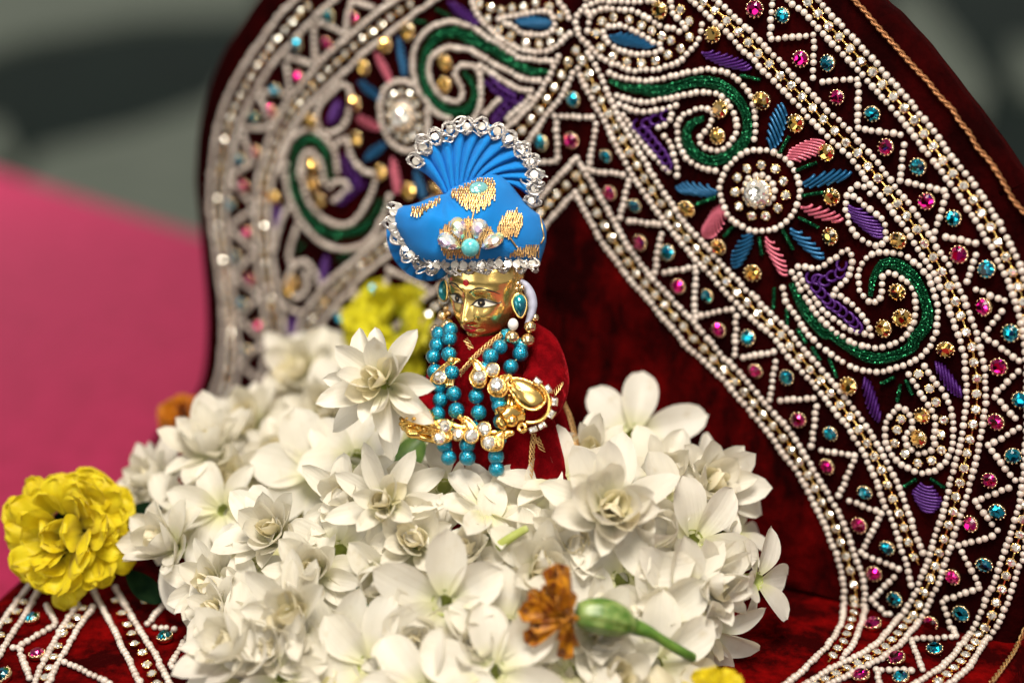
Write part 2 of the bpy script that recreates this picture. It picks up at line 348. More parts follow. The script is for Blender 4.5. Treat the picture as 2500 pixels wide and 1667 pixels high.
mb = MB(); a_ = [e0 - du * 0.55 + dn * 0.03, e0 + du * 1.75 + dn * 0.03, e0 + du * 1.75 + dn * (DEPTH - .03), e0 - du * 0.55 + dn * (DEPTH - .03)]
mb.add([p + np.array([0, 0, -0.012]) for p in a_] + [np.array([p[0], p[1], ZG]) for p in a_], [(0, 1, 2, 3), (0, 4, 5, 1), (1, 5, 6, 2), (2, 6, 7, 3), (3, 7, 4, 0)])
tb = mb.build('table', 'stone_pale', None, False); tag(tb, 'table hidden under the pink cloth', 'table')

# ------------------------------------------------------------------ throne
throne = thing('throne', (PO[0], PO[1], ZC), 'maroon velvet throne covered in pearl, gem and thread embroidery', 'throne')
def to_uv(p): d = p - PO; return np.array([d @ PU, d @ PV])
def uvw(u, v, w_=0.0): return PO + PU * u + PV * v + PN * w_
def puv(px, py): return to_uv(on_plane(px, py, PO, PN))
def surf(px, py):
    """photograph pixel -> (point on throne back or, past the fold, on its seat; right; up; normal)"""
    uv = puv(px, py)
    if uv[1] >= 0: return uvw(uv[0], uv[1]), PU, PV, PN
    return flat(px, py, 0.0), PU, np.cross(ZUP, PU), ZUP
edgeR = tr('8:820,0 950,110 1060,230 1200,380 1300,510 1420,660 1540,820 1660,970 1770,1120 1900,1300 2060,1550 | p:2500,463 2556,580 2590,720 2604,880 2606,1040 2590,1200 2560,1340 2520,1480 2490,1580')
edgeL = tr('a:510,0 430,120 340,262 280,345 220,470 170,600 120,770 70,980 50,1200 42,1400 | b:52,300 70,480 85,640 100,800 108,950 108,1100 98,1250 75,1370 30,1480 | p:462,1008 425,1040 398,1062')
top = [(684, -90), (760, -190), (900, -260), (1060, -300), (1250, -340), (1420, -390), (1600, -350), (1800, -290), (1960, -190), (2060, -90)]
edgeL = [(x - 32, y) for x, y in edgeL]
outline_px = list(reversed(edgeL)) + top + edgeR
ouv = [puv(x, y) for x, y in outline_px]
ouv = smooth_path(ouv, 240)
for q in ouv: q[1] = max(q[1], -0.014)
ouv = [np.array([ouv[0][0], -0.014])] + ouv + [np.array([ouv[-1][0], -0.014])]
# padded board: flat face, rolled edge, 14 mm thick
cen = np.mean(ouv, axis=0)
def inset(pts, d):
    out = []; n = len(pts)
    for i in range(n):
        t = nrm(pts[(i + 1) % n] - pts[i - 1]); nn = np.array([t[1], -t[0]])
        out.append(pts[i] + nn * d)
    return out
area2 = sum(a_[0] * b_[1] - b_[0] * a_[1] for a_, b_ in zip(ouv, ouv[1:] + ouv[:1]))
sg = 1.0 if area2 < 0 else -1.0
rings = [(0.0, -0.014), (0.0, -0.0065), (0.0007, -0.004), (0.002, -0.0018), (0.0042, -0.0004), (0.007, 0.0)]
mb = MB(); loops = []
for ins, h in rings:
    loops.append([uvw(q[0], q[1], h) for q in inset(ouv, sg * ins)])
mb.grid(loops, closed_v=True, flip=(sg > 0))
from mathutils.geometry import delaunay_2d_cdt
inner = inset(ouv, sg * 0.0075)
lo, hi = np.min(inner, axis=0), np.max(inner, axis=0)
def inside(q, poly):
    c_ = False; n = len(poly)
    for i in range(n):
        a_, b_ = poly[i], poly[i - 1]
        if (a_[1] > q[1]) != (b_[1] > q[1]) and q[0] < (b_[0] - a_[0]) * (q[1] - a_[1]) / (b_[1] - a_[1]) + a_[0]: c_ = not c_
    return c_
deep = inset(ouv, sg * 0.012)
pts2 = [Vector(q) for q in inset(ouv, sg * 0.007)]
pts2 += [Vector((x, y)) for x in np.arange(lo[0], hi[0], 0.012) for y in np.arange(lo[1], hi[1], 0.012) if inside((x, y), deep)]
vv, ee, ff, *_r = delaunay_2d_cdt(pts2, [], [list(range(len(ouv)))], 1, 1e-7)
mb.add([uvw(q[0], q[1], 0.0) for q in vv], [tuple(f_) for f_ in ff])
bm = bmesh.new(); vs_ = [bm.verts.new(v_) for v_ in mb.v]
for f_ in mb.f:
    try: bm.faces.new([vs_[i] for i in f_])
    except ValueError: pass
bmesh.ops.remove_doubles(bm, verts=bm.verts, dist=1e-5)
bm.faces.new([v_ for v_ in [bm.verts[0]]] if False else [v_ for v_ in vs_[:len(ouv)] if v_.is_valid])
bmesh.ops.recalc_face_normals(bm, faces=bm.faces)
me = bpy.data.meshes.new('back_panel'); bm.to_mesh(me); bm.free(); me.materials.append(MATS['velvet_maroon'])
for p_ in me.polygons: p_.use_smooth = len(p_.vertices) < 10
panel = link('back_panel', me, throne)
# seat: velvet board, front edge beyond the picture
sl = [flat(x, y, 0.0) for x, y in ((392, 1072), (376, 1085), (283, 1189), (160, 1300), (31, 1411), (-120, 1545), (-260, 1680))]
sr = [flat(x, y, 0.0) for x, y in ((2540, 1570), (2490, 1640), (2420, 1720))]
b0 = uvw(ouv[1][0] - .004, -0.0, -0.012); b1 = uvw(ouv[-2][0], 0.0, -0.012)
b0[2] = b1[2] = 0.0
fr = [flat(2300, 1850, 0), flat(1700, 1980, 0), flat(900, 2000, 0), flat(200, 1900, 0)]
so = [b0] + sl + list(reversed(fr)) + list(reversed(sr)) + [b1]
so = [np.array([p[0], p[1], 0.0]) for p in so]
mb = MB(); n_ = len(so)
c_ = np.mean(so, axis=0)
def ringz(k, z): return [p + (c_ - p) / np.linalg.norm(c_ - p) * k + np.array([0, 0, z]) for p in so]
mb.grid([ringz(0.0, -0.05), ringz(0.0, -0.006), ringz(0.0015, -0.002), ringz(0.005, -0.0003), ringz(0.03, -0.0003)], closed_v=True, flip=False)
mb.add(ringz(0.03, -0.0003), [tuple(range(n_))])
bm = bmesh.new(); vs_ = [bm.verts.new(v_) for v_ in mb.v]
for f_ in mb.f: bm.faces.new([vs_[i] for i in f_])
bmesh.ops.remove_doubles(bm, verts=bm.verts, dist=1e-6); bmesh.ops.recalc_face_normals(bm, faces=bm.faces)
me = bpy.data.meshes.new('seat'); bm.to_mesh(me); bm.free(); me.materials.append(MATS['velvet_seat_lit'])
seat = link('seat', me, throne)

INNER = True
# ---- beadwork -----------------------------------------------------------------
PITCHB = 0.00226
bead_pos = []; cells = {}
def free(p, d):
    k = tuple(np.floor(p / 0.003).astype(int))
    for i in (-1, 0, 1):
        for j in (-1, 0, 1):
            for l in (-1, 0, 1):
                for q in cells.get((k[0] + i, k[1] + j, k[2] + l), ()):
                    if np.linalg.norm(q - p) < d: return False
    return True
def occupy(p): cells.setdefault(tuple(np.floor(p / 0.003).astype(int)), []).append(p)
def path3(pts, straight=False):
    """pixels -> dense list of surface points"""
    P = []
    pts = [np.array(p) for p in pts]
    sm = smooth_path(pts, max(8, 14 * len(pts))) if not straight and len(pts) > 2 else [pts[i] + (pts[i + 1] - pts[i]) * t for i in range(len(pts) - 1) for t in np.linspace(0, 1, 12)]
    return [surf(*p) for p in sm]
def pearls(spec, straight=False, closed=False):
    pts = tr(spec) if isinstance(spec, str) else spec
    if closed: pts = pts + pts[:1]
    S = path3(pts, straight); P = [s[0] for s in S]
    for p in resample(P, PITCHB):
        i = int(np.argmin([np.sum((q - p) ** 2) for q in P])); fr_ = S[i]
        if free(p, PITCHB * 0.74):
            occupy(p); bead_pos.append((p, fr_))
stones = []
def rhine(spec, between=None, step=0.0050, pts=None):
    """rhinestone chain: along given points, or midway between two traced lines"""
    if pts is None and between is None:
        for q in tr(spec):
            s = surf(*q); stones.append((s, None)); occupy(s[0])
        return
    if between is not None:
        A = smooth_path(between[0], 200); B = smooth_path(between[1], 200)
        mid = []
        for a_ in A:
            d = [np.sum((a_ - b_) ** 2) for b_ in B]; i = int(np.argmin(d))
            mid.append((a_ + B[i]) / 2)
        S = [surf(*m_) for m_ in mid]
    else: S = path3(pts)
    P = [s[0] for s in S]
    last = None
    for p in resample(P, step):
        i = int(np.argmin([np.sum((q - p) ** 2) for q in P]))
        if last is not None and np.linalg.norm(last - p) < step * 0.6: continue
        if not free(p, 0.0013): continue
        tan = nrm(P[min(i + 2, len(P) - 1)] - P[max(i - 2, 0)])
        stones.append(((p, S[i][1], S[i][2], S[i][3]), tan)); occupy(p); last = p
L = {}
L['O1'] = tr('p:1990,-14 2005,7 2020,24 2069,77 2127,138 2178,197 2233,260 2284,324 2328,387 2371,439 2405,486 2439,538 2458,575 2478,617 2492,650 2510,700 2526,780 2538,870 2542,960 2538,1060 2528,1170 2516,1270 | 4:2080,520 2050,580 2000,740 1965,850 1930,940 1900,1010 1850,1100 1780,1200 1690,1340 1640,1430 1570,1500 1500,1560 1400,1640')
L['O2'] = tr('p:1915,-14 1932,7 1957,24 1995,63 2020,92 2052,125 2092,166 2118,195 2155,238 2180,265 2207,296 2230,326 2264,374 2290,405 2325,452 2345,480 2368,515 2391,548 2411,584 2428,615 2447,652 2464,690 2477,724 2488,761 2498,800 2506,880 2509,960 2507,1060 2500,1150 2490,1230 | 4:2015,185 1980,310 1950,390 1910,500 1870,610 1830,730 1790,800 1750,910 1700,1020 1640,1150 1600,1210 1530,1290 1490,1350 1400,1440 1330,1490 1250,1540 1150,1610')
L['M1'] = tr('p:1735,-14 1759,9 1776,23 1810,55 1848,92 1882,126 1916,161 1951,195 1985,230 2003,247 2026,273 2055,298 2084,330 2124,373 2152,407 2173,434 2198,469 2224,500 2247,532 2267,564 2290,601 2310,632 2327,667 2345,704 2359,741 2371,770 2384,806 2392,838 2402,875 2406,900 2409,941 2408,978 2405,1012 2398,1050 2385,1118 2371,1173 2358,1220 2345,1266 2328,1315 2313,1360 2296,1412 2276,1455 2259,1492 2241,1524 2224,1547 2196,1579 2158,1607 2124,1627 2084,1647 2055,1662 2000,1690')
L['M2'] = tr('p:1680,-14 1704,14 1733,40 1762,66 1785,89 1810,118 1839,141 1862,169 1888,195 1911,218 1937,244 1962,270 1983,296 2000,310 2029,339 2055,364 2084,390 2104,422 2115,437 2144,467 2167,498 2181,515 2204,543 2218,564 2236,595 2256,627 2267,644 2284,670 2302,710 2310,727 2322,764 2336,799 2349,839 2356,880 2361,921 2362,943 2361,984 2356,1015 2351,1053 2345,1087 2336,1118 2328,1147 2319,1182 2312,1215 2302,1257 2287,1297 2276,1338 2264,1372 2253,1401 2239,1441 2221,1470 2207,1495 2187,1521 2167,1547 2144,1573 2112,1596 2081,1613 2043,1630 2012,1647 1986,1665 1950,1685')
L['N1'] = tr('p:1440,130 1459,164 1475,198 1489,232 1507,270 1520,298 1532,316 1549,347 1564,373 1578,393 1592,420 1607,442 1624,471 1644,499 1664,528 1684,557 1713,585 1736,611 1762,640 1790,671 1819,700 1848,726 1871,752 1894,775 1922,800 1947,832 1972,860 1998,889 2023,918 2046,943 2072,978 2095,1007 2118,1041 2135,1067 2155,1104 2175,1141 2193,1176 2211,1225 2224,1260 2241,1312 2256,1346')
L['N2'] = tr('p:1414,168 1429,207 1446,238 1463,270 1483,304 1498,339 1515,367 1535,406 1552,436 1572,465 1589,491 1607,516 1627,542 1644,562 1667,594 1690,620 1713,646 1739,671 1762,700 1787,726 1813,752 1839,778 1870,803 1900,832 1923,866 1949,892 1972,918 1998,949 2021,975 2043,1007 2066,1032 2087,1067 2107,1096 2127,1136 2144,1176 2158,1223 2173,1249 2187,1286 2198,1320 2210,1358 2219,1389 2227,1424')
L['I1'] = tr('p:1411,387 1429,416 1449,448 1466,476 1483,505 1500,534 1518,568 1535,600 1555,628 1578,657 1601,686 1627,712 1650,737 1675,763 1698,786 1755,856 1790,891 1819,923 1848,955 1873,987 1905,1019 1932,1052 1952,1084 1972,1116 1989,1144 2006,1173 2023,1202 2037,1228 2052,1251 2066,1286 2078,1317 2092,1360 2107,1401 2114,1435 2112,1469 2109,1504 2098,1541 2084,1573 2066,1599 2050,1621')
L['I2'] = tr('p:1407,470 1423,499 1440,531 1457,562 1477,597 1498,623 1520,654 1543,686 1572,714 1598,746 1621,775 1641,795 1688,853 1714,872 1745,904 1777,933 1803,968 1832,1000 1860,1032 1889,1067 1911,1102 1937,1134 1962,1172 1983,1216 2000,1246 2018,1286 2032,1320 2046,1355 2055,1389 2062,1426 2062,1464 2058,1495 2052,1530 2035,1561 2012,1590 1986,1616 1957,1645 1937,1662 1900,1690')
# left half
L['O1l'] = tr('a:800,-30 | a:760,10 640,130 540,270 430,420 330,580 260,720 200,880 160,1050 135,1250 | b:100,100 95,250 110,420 130,560 150,700 170,850 180,1000 175,1200 150,1350 120,1450 70,1590 0,1700')
L['O2l'] = tr('a:1110,-30 1060,10 930,120 840,220 740,330 640,430 540,570 470,690 400,830 340,960 300,1100 265,1300 | b:205,180 195,330 205,480 220,620 240,780 255,930 270,1080 275,1200 265,1330 245,1450 205,1580 140,1720')
L['M1l'] = tr('a:1600,-30 1530,10 1400,90 1250,220 1130,320 990,440 890,560 790,680 700,790 630,920 570,1050 530,1200 | b:410,60 390,200 385,350 390,500 400,650 425,800 440,950 450,1100 440,1250 420,1380 380,1500')
L['M2l'] = tr('a:1890,-30 1830,10 1700,90 1560,200 1420,310 1290,410 1170,530 1060,630 960,720 880,800 800,900 730,1010 660,1150 625,1280 | b:490,100 475,250 475,400 490,550 510,720 530,850 560,980 570,1120 565,1250 550,1380')
L['N1l'] = tr('6:1640,540 1600,630 1560,700 1480,840 1400,980 1310,1070 1230,1150 1130,1230 | p:1180,370 1090,460 1000,530 | b:1200,460 1080,560 960,660 850,750 770,850 700,950 660,1050 630,1180')
L['N2l'] = tr('6:1810,650 1750,760 1700,860 1640,960 1560,1050 1470,1180 1400,1280 1330,1370 | p:1230,420 1130,500 1030,570 | b:1230,590 1080,700 960,830 870,930 800,1030 760,1130 730,1250')
L['I1l'] = tr('1:1780,470 1700,560 1610,650 1530,740 1440,840 | p:1250,540 1180,610 1100,680 1020,745 960,810 920,880')
L['I2l'] = tr('1:1765,775 1680,850 1590,960 1500,1060 1400,1160 | p:1240,640 1170,700 1090,770 1030,840 990,920')
# velvet of the opening: softly crushed, sewn in under the innermost pearls
op = [puv(x, y) for x, y in list(reversed(L['I2l'])) + [q for q in L['I2'] if puv(*q)[1] > 0.001]]
op = [np.array([op[0][0] - .004, .0006])] + op + [np.array([op[-1][0], .0006])]
ins_ = [Vector((x, y)) for x in np.arange(-.25, .25, .005) for y in np.arange(.002, .2, .005) if inside((x, y), op)]
vv, ee, ff, *_r = delaunay_2d_cdt([Vector(q) for q in op] + ins_, [], [list(range(len(op)))], 1, 1e-7)
from mathutils import noise as mnoise
def edge_d(q): return min(np.linalg.norm(np.array(q) - p_) for p_ in op)
mb = MB(); mb.add([uvw(q[0], q[1], .0004 + .0022 * min(1, edge_d(q) / .02) * (.5 + mnoise.noise(Vector((q[0] * 45, q[1] * 45, 0))))) for q in vv], [tuple(f_) for f_ in ff])
mb.build('inner_panel', 'velvet_inner', throne)
for a_, b_ in (('O1', 'O2'), ('M1', 'M2'), ('N1', 'N2'), ('I1', 'I2'), ('O1l', 'O2l'), ('M1l', 'M2l'), ('N1l', 'N2l'), ('I1l', 'I2l')):
    pearls(L[a_]); pearls(L[b_]); rhine('', between=(L[a_], L[b_]))
rhine('6:1800,490 1850,570 1910,730 1980,850 | 7:920,85 1000,180 1000,310')
# zigzags
pearls('p:1889,-6 1882,97 1991,86 1986,201 2098,192 2095,313 2213,330 2199,441 2313,466 2284,572 2393,595 2359,696 2462,736 2403,819 2503,888 2428,964 2500,1038 2413,1084 2485,1179 2381,1222 2445,1300 2342,1329 2396,1432 2302,1461 2333,1561 2224,1567 2253,1645 2138,1639 2150,1680', True)
pearls('p:1463,288 1458,306 1440,416 1541,427 1515,536 1621,548 1601,668 1701,651 1698,772 1802,752 1796,875 1899,856 1881,978 1998,970 1983,1093 2092,1110 2049,1210 2155,1249 2104,1346 2201,1389 2130,1461 2187,1521', True)
pearls('p:1358,283 1463,288', True); pearls('p:1361,286 1366,393 1318,396', True)
pearls('a:1480,-60 1430,70 1190,10 1150,260 910,150 920,500 690,430 730,720 480,700 590,980 350,980 440,1250 | b:210,85 385,280 210,400 385,560 235,710 420,840 275,975 440,1130 285,1275 430,1400 240,1560', True)
pearls('b:1480,790 1230,670 1210,860 990,810 1040,950 840,930 1000,1070', True)
# inner motifs, right
flow = lambda cx, cy, rx, ry, n=24, a0=0.0: [(cx + rx * math.cos(a0 + 2 * math.pi * k / n), cy + ry * math.sin(a0 + 2 * math.pi * k / n)) for k in range(n)]
pearls(flow(1858, 465, 97, 99), closed=True); pearls(flow(1856, 465, 37, 38), closed=True)
for q in flow(1858, 464, 62, 63, 11, 0.2): s = surf(*q); stones.append((s, None)); occupy(s[0])
pearls('7:320,620 410,660 530,680 650,690 770,670 900,635 1040,610 1180,595 1310,620 1400,680 1470,750 1520,830 1550,950 1560,1080 1540,1200 1490,1310 1400,1380 1310,1430 1230,1455 1130,1440 1050,1400 970,1340 920,1260 895,1170 895,1080 930,990 1010,950 1090,920 1180,940 1190,1010 1150,1100 1090,1160 1090,1220 1140,1260 1220,1280 1300,1260 1360,1190 1400,1120 1400,1030 1370,950 1320,870 1250,810 1150,790 1050,790 960,810 850,830 750,850 650,870 540,860 440,840 380,820')
pearls('7:400,890 520,940 640,955 760,930 880,900'); pearls('7:850,970 830,1020 780,1070 720,1090 770,1130 810,1190 850,1260 870,1340 890,1420 900,1490')
pearls('7:430,980 510,1080 570,1180 650,1280 730,1370 820,1460')
pearls('7:140,200 155,140 210,95 290,75 420,85 500,90 580,120 650,165 720,205 790,235 860,250 910,270 960,245')
pearls('7:1100,210 1090,280 1075,350 1040,400 1000,440 960,490 910,530 850,550 790,570 730,590 650,600 570,600 490,600 400,560 320,540 260,500 210,460 140,390 100,350 50,300')
pearls('7:100,350 60,290 30,210 50,120 120,60 200,20 400,15 560,20 690,5')
pearls('7:270,270 310,230 370,220 440,225 520,260 570,290 620,320 670,360 720,370 760,410 720,450 650,455 590,465 510,460 440,440 370,410 320,380 280,330', closed=True)
rhine('7:250,180 355,150 490,165 590,220 680,260 765,310 845,345 925,415 815,470 710,520 590,535 465,525 345,480 240,405 205,285')
pearls('7:840,10 850,100 880,140 930,190 960,245'); pearls('7:990,-10 1060,60 1100,130 1100,210')
# top centre and upper left
pearls('6:800,-30 810,20 830,80 860,130 900,200 960,260 1020,320 1080,370 1140,410 1200,440 1270,470 1370,490 1450,500 1520,490 1580,470 1630,430 1680,380 1740,330 1790,250 1740,200 1730,130 1650,40 1620,-30')
pearls('6:1900,-10 1900,90 1940,160 1920,220 1910,300 1850,400 1890,460 1960,560')
pearls('6:1070,190 1130,170 1200,150 1310,140 1420,120 1520,110 1590,170 1600,250 1560,310 1480,340 1400,340 1320,330 1250,300 1190,250 1130,230', closed=True)
rhine('6:880,50 990,80 1090,100 1190,80 1300,70 1420,30 1540,60 1650,160 1650,310 1560,400 1450,420 1320,410 1180,350 1060,290 960,180')
pearls('6:1570,590 1470,580 1350,570 1250,550 1180,500 1080,440 1000,390 910,330 830,270 740,240 650,215 560,210 470,240 380,290 310,370 270,440 245,520 240,600 240,680 260,760 280,850 330,920 390,990 450,1060 520,1110 600,1140')
pearls('6:1500,780 1400,770 1300,750 1200,710 1120,660 1030,620 950,570 860,520 780,480 690,460 600,455 510,480 440,530 400,600 390,680 410,760 440,840 500,910 580,960 650,980 710,930 710,850 670,770 650,700 690,640 760,620 830,640 880,700 890,770 890,870 890,950 870,1050 830,1120')
pearls('6:890,640 960,680 1060,740 1150,800 1250,850 1370,870'); pearls('6:1060,960 1000,1020 940,1080')
pearls('6:1360,930 1280,1020 1210,1080 1150,1140')
ringl = [(990 + 58 * math.cos(t) * 1.0 + 10 * math.sin(t), 283 + 86 * math.sin(t)) for t in np.linspace(0, 2 * math.pi, 24, endpoint=False)]
pearls(ringl, closed=True); pearls([(990 + (x - 990) * 0.38, 283 + (y - 283) * 0.38) for x, y in ringl], closed=True)
for k in range(0, 24, 2): x, y = ringl[k]; s = surf(990 + (x - 990) * 0.66, 283 + (y - 283) * 0.66); stones.append((s, None)); occupy(s[0])
# lower left spiral, drop and paisley
pearls('a:1090,1300 1070,1170 1000,1060 900,1000 800,1010 720,1090 680,1200 660,1330 | b:585,0 580,100 600,200 640,300 700,400 780,480 880,530 990,540 1090,500 1160,420 1210,310 1240,210')
pearls('a:990,1400 960,1250 900,1170 850,1170 810,1250 800,1370 | b:690,20 690,130 720,230 780,310 860,370 960,390 1040,340 1090,260 1130,180 1160,90 | a:1400,1400 1390,1340 1300,1310 1240,1260 1190,1180 1160,1060 1090,1100')
pearls('b:860,150 900,110 960,120 980,150 930,200 890,230')
pearls('a:960,1000 930,900 960,800 1040,720 1120,650 1180,680 1190,780 1170,900 1120,980 1040,1020', closed=True)
pearls('b:510,640 505,740 520,800 560,880 640,940 710,930 770,860 790,770 760,680 700,620 640,640 600,700 570,770'); pearls('b:700,690 720,760 690,830 630,850')
pearls('b:590,280 560,340 530,420 510,520 505,640'); pearls('b:660,330 640,430 610,520 600,600 640,640')
# lower right spiral and leaf
pearls('2:50,1050 80,1180 140,1270 200,1350 240,1420 300,1480 360,1550 | 3:260,20 340,110 430,200 520,260 600,310 690,350 800,370 870,370 970,350 1060,320 1140,290 1220,240 1280,180 1310,120 1340,50 | 2:1350,1370 1360,1290 1360,1180 1330,1090 1300,980 1250,920 1210,860 1150,820 1090,780 1030,760 960,755 890,750 820,765 750,810 710,860 690,920 690,1000 700,1080 750,1140 810,1180 870,1140 890,1080 890,1000 910,940 980,930 1050,960 1110,1000 1160,1090 1180,1170 1175,1250 1160,1350 1130,1400 1080,1460 1000,1520 880,1560 770,1550 650,1520 530,1450 420,1360 340,1280 280,1190 210,1080 150,980 120,920')
pearls('2:190,940 250,1040 320,1140 390,1240 450,1290 510,1330 560,1370 640,1410 730,1440 800,1460')
pearls('2:130,900 180,870 240,870 320,880 410,860 450,820 500,790 550,750 620,730 630,800 640,860 610,910 600,970 550,1020 510,1060 470,1100 530,1120 590,1160 640,1200 690,1250 740,1310 770,1370 800,1450')
pearls('2:590,270 580,330 580,390 600,450 610,510 650,570 690,620 750,660 810,690 880,690 920,640 925,570 910,500 870,440 810,400 750,360 710,320 660,280', closed=True)
pearls('2:590,260 630,210 680,180 740,200 800,180'); pearls('2:790,250 850,235')
pearls('3:1250,320 1290,370 1350,470 1400,520 1430,580 1460,640 1480,700 1490,760 1500,820 1495,880 1490,990 1470,1050 1450,1100 1400,1160 1340,1210 1280,1220 1220,1230 1160,1210 1100,1180 1050,1150 1000,1110 960,1050 930,1000 920,930 910,860 930,800 950,750 990,710 1030,670 1090,690 1130,740 1150,800 1145,860 1100,890 1090,940 1110,1000 1160,1040 1210,1070 1260,1050 1310,1030 1340,980 1335,920 1340,860 1340,800 1330,720 1290,670 1260,610 1220,560 1190,490 1150,440 1120,390')
rhine('3:1200,390 1290,510 1350,630 1410,770 1400,900 1395,1030 1310,1120 1200,1140 1090,1070 1000,970 1020,860 1050,770')
# seat, lower left
pearls('s:190,960 110,1060 60,1130 10,1200 -50,1290'); pearls('s:260,970 210,1060 150,1170 80,1270 20,1370 -30,1450'); rhine('s:150,1070 110,1130 50,1190 0,1280')
pearls('s:500,1080 410,1210 360,1300 310,1390 260,1490 220,1590'); pearls('s:590,1100 530,1190 470,1290 420,1380 360,1480 310,1590'); rhine('s:530,1110 490,1165 445,1220 410,1265 370,1350 345,1420 318,1490 290,1550')
pearls('s:300,1090 360,1210 120,1350 190,1550', True); pearls('s:40,1340 80,1360', True); pearls('s:380,1440 500,1490 640,1560 700,1590')
pearls('s:600,1000 680,1150 730,1250 790,1370 840,1470 880,1560 900,1600'); pearls('s:740,980 790,1070 860,1190 920,1290 990,1400 1040,1500 1095,1600')
rhine('s:740,1060 780,1140 810,1215 840,1270 860,1335 910,1390 940,1465 975,1525 1000,1590')
pearls('s:1050,1080 930,1220 1110,1240', True); pearls('s:1190,1300 1080,1480 1190,1490', True)

# pearl beads: 300 nearest, sharpest ones singly, the rest as one mesh
mb = MB(); mb.sphere((0, 0, 0), 1.0, 10, 6); pearl_me = mb.mesh('pearl_bead', 'pearl')
def scr(p):
    d = p - CAM; z = d @ FWD; return 1250 + FPX * (d @ RGT) / z, 833.5 - FPX * (d @ UPV) / z, z
rest = MB(); order = []
for i, (p, fr_) in enumerate(bead_pos):
    x, y, z = scr(p); inn = 0 < x < 2500 and 0 < y < 1667
    order.append((0 if inn and x > 1450 else 1, z, i))
order.sort(); single = {i for _, _, i in order[:300]}
for i, (p, fr_) in enumerate(bead_pos):
    r_ = 0.00116 * random.uniform(0.84, 1.08); c_ = p + fr_[3] * (0.0010 + random.uniform(-.00012, .00018)) + fr_[1] * random.gauss(0, .00012) + fr_[2] * random.gauss(0, .00012)
    if i in single:
        M_ = frame(c_, fr_[1] * r_, fr_[2] * r_, fr_[3] * r_ * 0.92); link('pearl_bead', pearl_me, throne, M_)
    else: rest.sphere(c_, (r_, r_, r_ * 0.92), 10, 6, (fr_[1], fr_[2], fr_[3]))
o = rest.build('pearl_beading', 'pearl', throne); o['kind'] = 'stuff'

# rhinestones: cut stone in a gold cup, with the link of the chain
def cut_stone(mb, r, h0, n=8):
    def ring(rr, h, a=0.0): return [(rr * math.cos(2 * math.pi * k / n + a), rr * math.sin(2 * math.pi * k / n + a), h) for k in range(n)]
    V = ring(r, h0) + ring(r * 0.98, h0 + r * 0.15) + ring(r * 0.58, h0 + r * 0.55, math.pi / n); F = []
    for k in range(n):
        j = (k + 1) % n; F += [(k, j, n + j, n + k), (n + k, n + j, 2 * n + k), (n + j, 2 * n + j, 2 * n + k)]
    F.append(tuple(range(2 * n, 3 * n))); mb.add(V, F)
mb = MB(); cut_stone(mb, 0.00150, 0.0010); mb.m = 1
mb.lathe([(0.0010, 0), (0.0015, 0.0003), (0.00160, 0.0011), (0.00145, 0.00115)], 8)
for k in range(4):
    a_ = math.pi / 4 + k * math.pi / 2; mb.sphere((0.00152 * math.cos(a_), 0.00152 * math.sin(a_), 0.0012), 0.00030, 5, 4)
rs_me = mb.mesh('rhinestone', ['gem_clear', 'gold_cast'], False)
mb2 = MB(); mb2.v, mb2.f, mb2.mi = list(mb.v), list(mb.f), list(mb.mi); mb2.m = 1
mb2.tube([(0.0011, 0, 0.0005), (0.0039, 0, 0.0005)], 0.00035, 5)
rl_me = mb2.mesh('rhinestone', ['gem_clear', 'gold_cast'], False)
order = sorted(range(len(stones)), key=lambda i: (0 if -10 < scr(stones[i][0][0])[0] < 2510 and -10 < scr(stones[i][0][0])[1] < 1680 else 1, scr(stones[i][0][0])[2]))
single = set(order[:300]); rest = MB()
for i, (s, tan) in enumerate(stones):
    p, x_, y_, n_ = s
    if tan is None: a_ = random.uniform(0, 6.28); x2 = x_ * math.cos(a_) + y_ * math.sin(a_)
    else: x2 = nrm(tan - n_ * np.dot(tan, n_))
    y2 = np.cross(n_, x2); jit = nrm(n_ + 0.12 * np.array([random.gauss(0, 1), random.gauss(0, 1), random.gauss(0, 1)]))
    x3 = nrm(x2 - jit * np.dot(x2, jit)); y3 = np.cross(jit, x3)
    me_ = rs_me if tan is None else rl_me
    if i in single: link('rhinestone', me_, throne, frame(p, x3, y3, jit))
    else:
        src = mb if tan is None else mb2
        for mi_ in (0, 1):
            idx = [k for k in range(len(src.f)) if src.mi[k] == mi_]; rest.m = mi_
            rest.add([p + x3 * v_[0] + y3 * v_[1] + jit * v_[2] for v_ in src.v], [src.f[k] for k in idx])
o = rest.build('rhinestone_row', ['gem_clear', 'gold_cast'], throne, False); o['kind'] = 'stuff'

# coloured gems in toothed cups
def gem_meshes(mat, r):
    mb = MB(); cut_stone(mb, r * 1.08, 0.0019, 10); g_ = mb.mesh('gem', mat, False)
    mb = MB(); n = 16; prof = [(r * 0.75, 0), (r * 1.05, 0.0005), (r * 1.12, 0.0017), (r * 1.02, 0.0021), (r * 0.95, 0.0019)]
    mb.lathe(prof, n)
    for k in range(12):
        a_ = 2 * math.pi * k / 12; mb.sphere((r * 1.06 * math.cos(a_), r * 1.06 * math.sin(a_), 0.0020), r * 0.17, 5, 4)
    return g_, mb.mesh('setting', 'gold_pale')
def gems(name, mat, r, spec):
    g_, s_ = gem_meshes(mat, r)
    for q in tr(spec):
        p, x_, y_, n_ = surf(*q)
        t = nrm(n_ + x_ * random.gauss(-0.18, 0.14) + y_ * random.gauss(-0.20, 0.14)); x2 = nrm(x_ - t * np.dot(x_, t)); y2 = np.cross(t, x2)
        k_ = random.uniform(.92, 1.07); M_ = frame(p + x_ * 0.0004 + y_ * 0.0004, x2 * k_, y2 * k_, t * k_)
        o = link(name, g_, throne, M_); PW[o.name] = Matrix.Identity(4); s = bpy.data.objects.new('setting', s_); COL.objects.link(s); s.parent = o
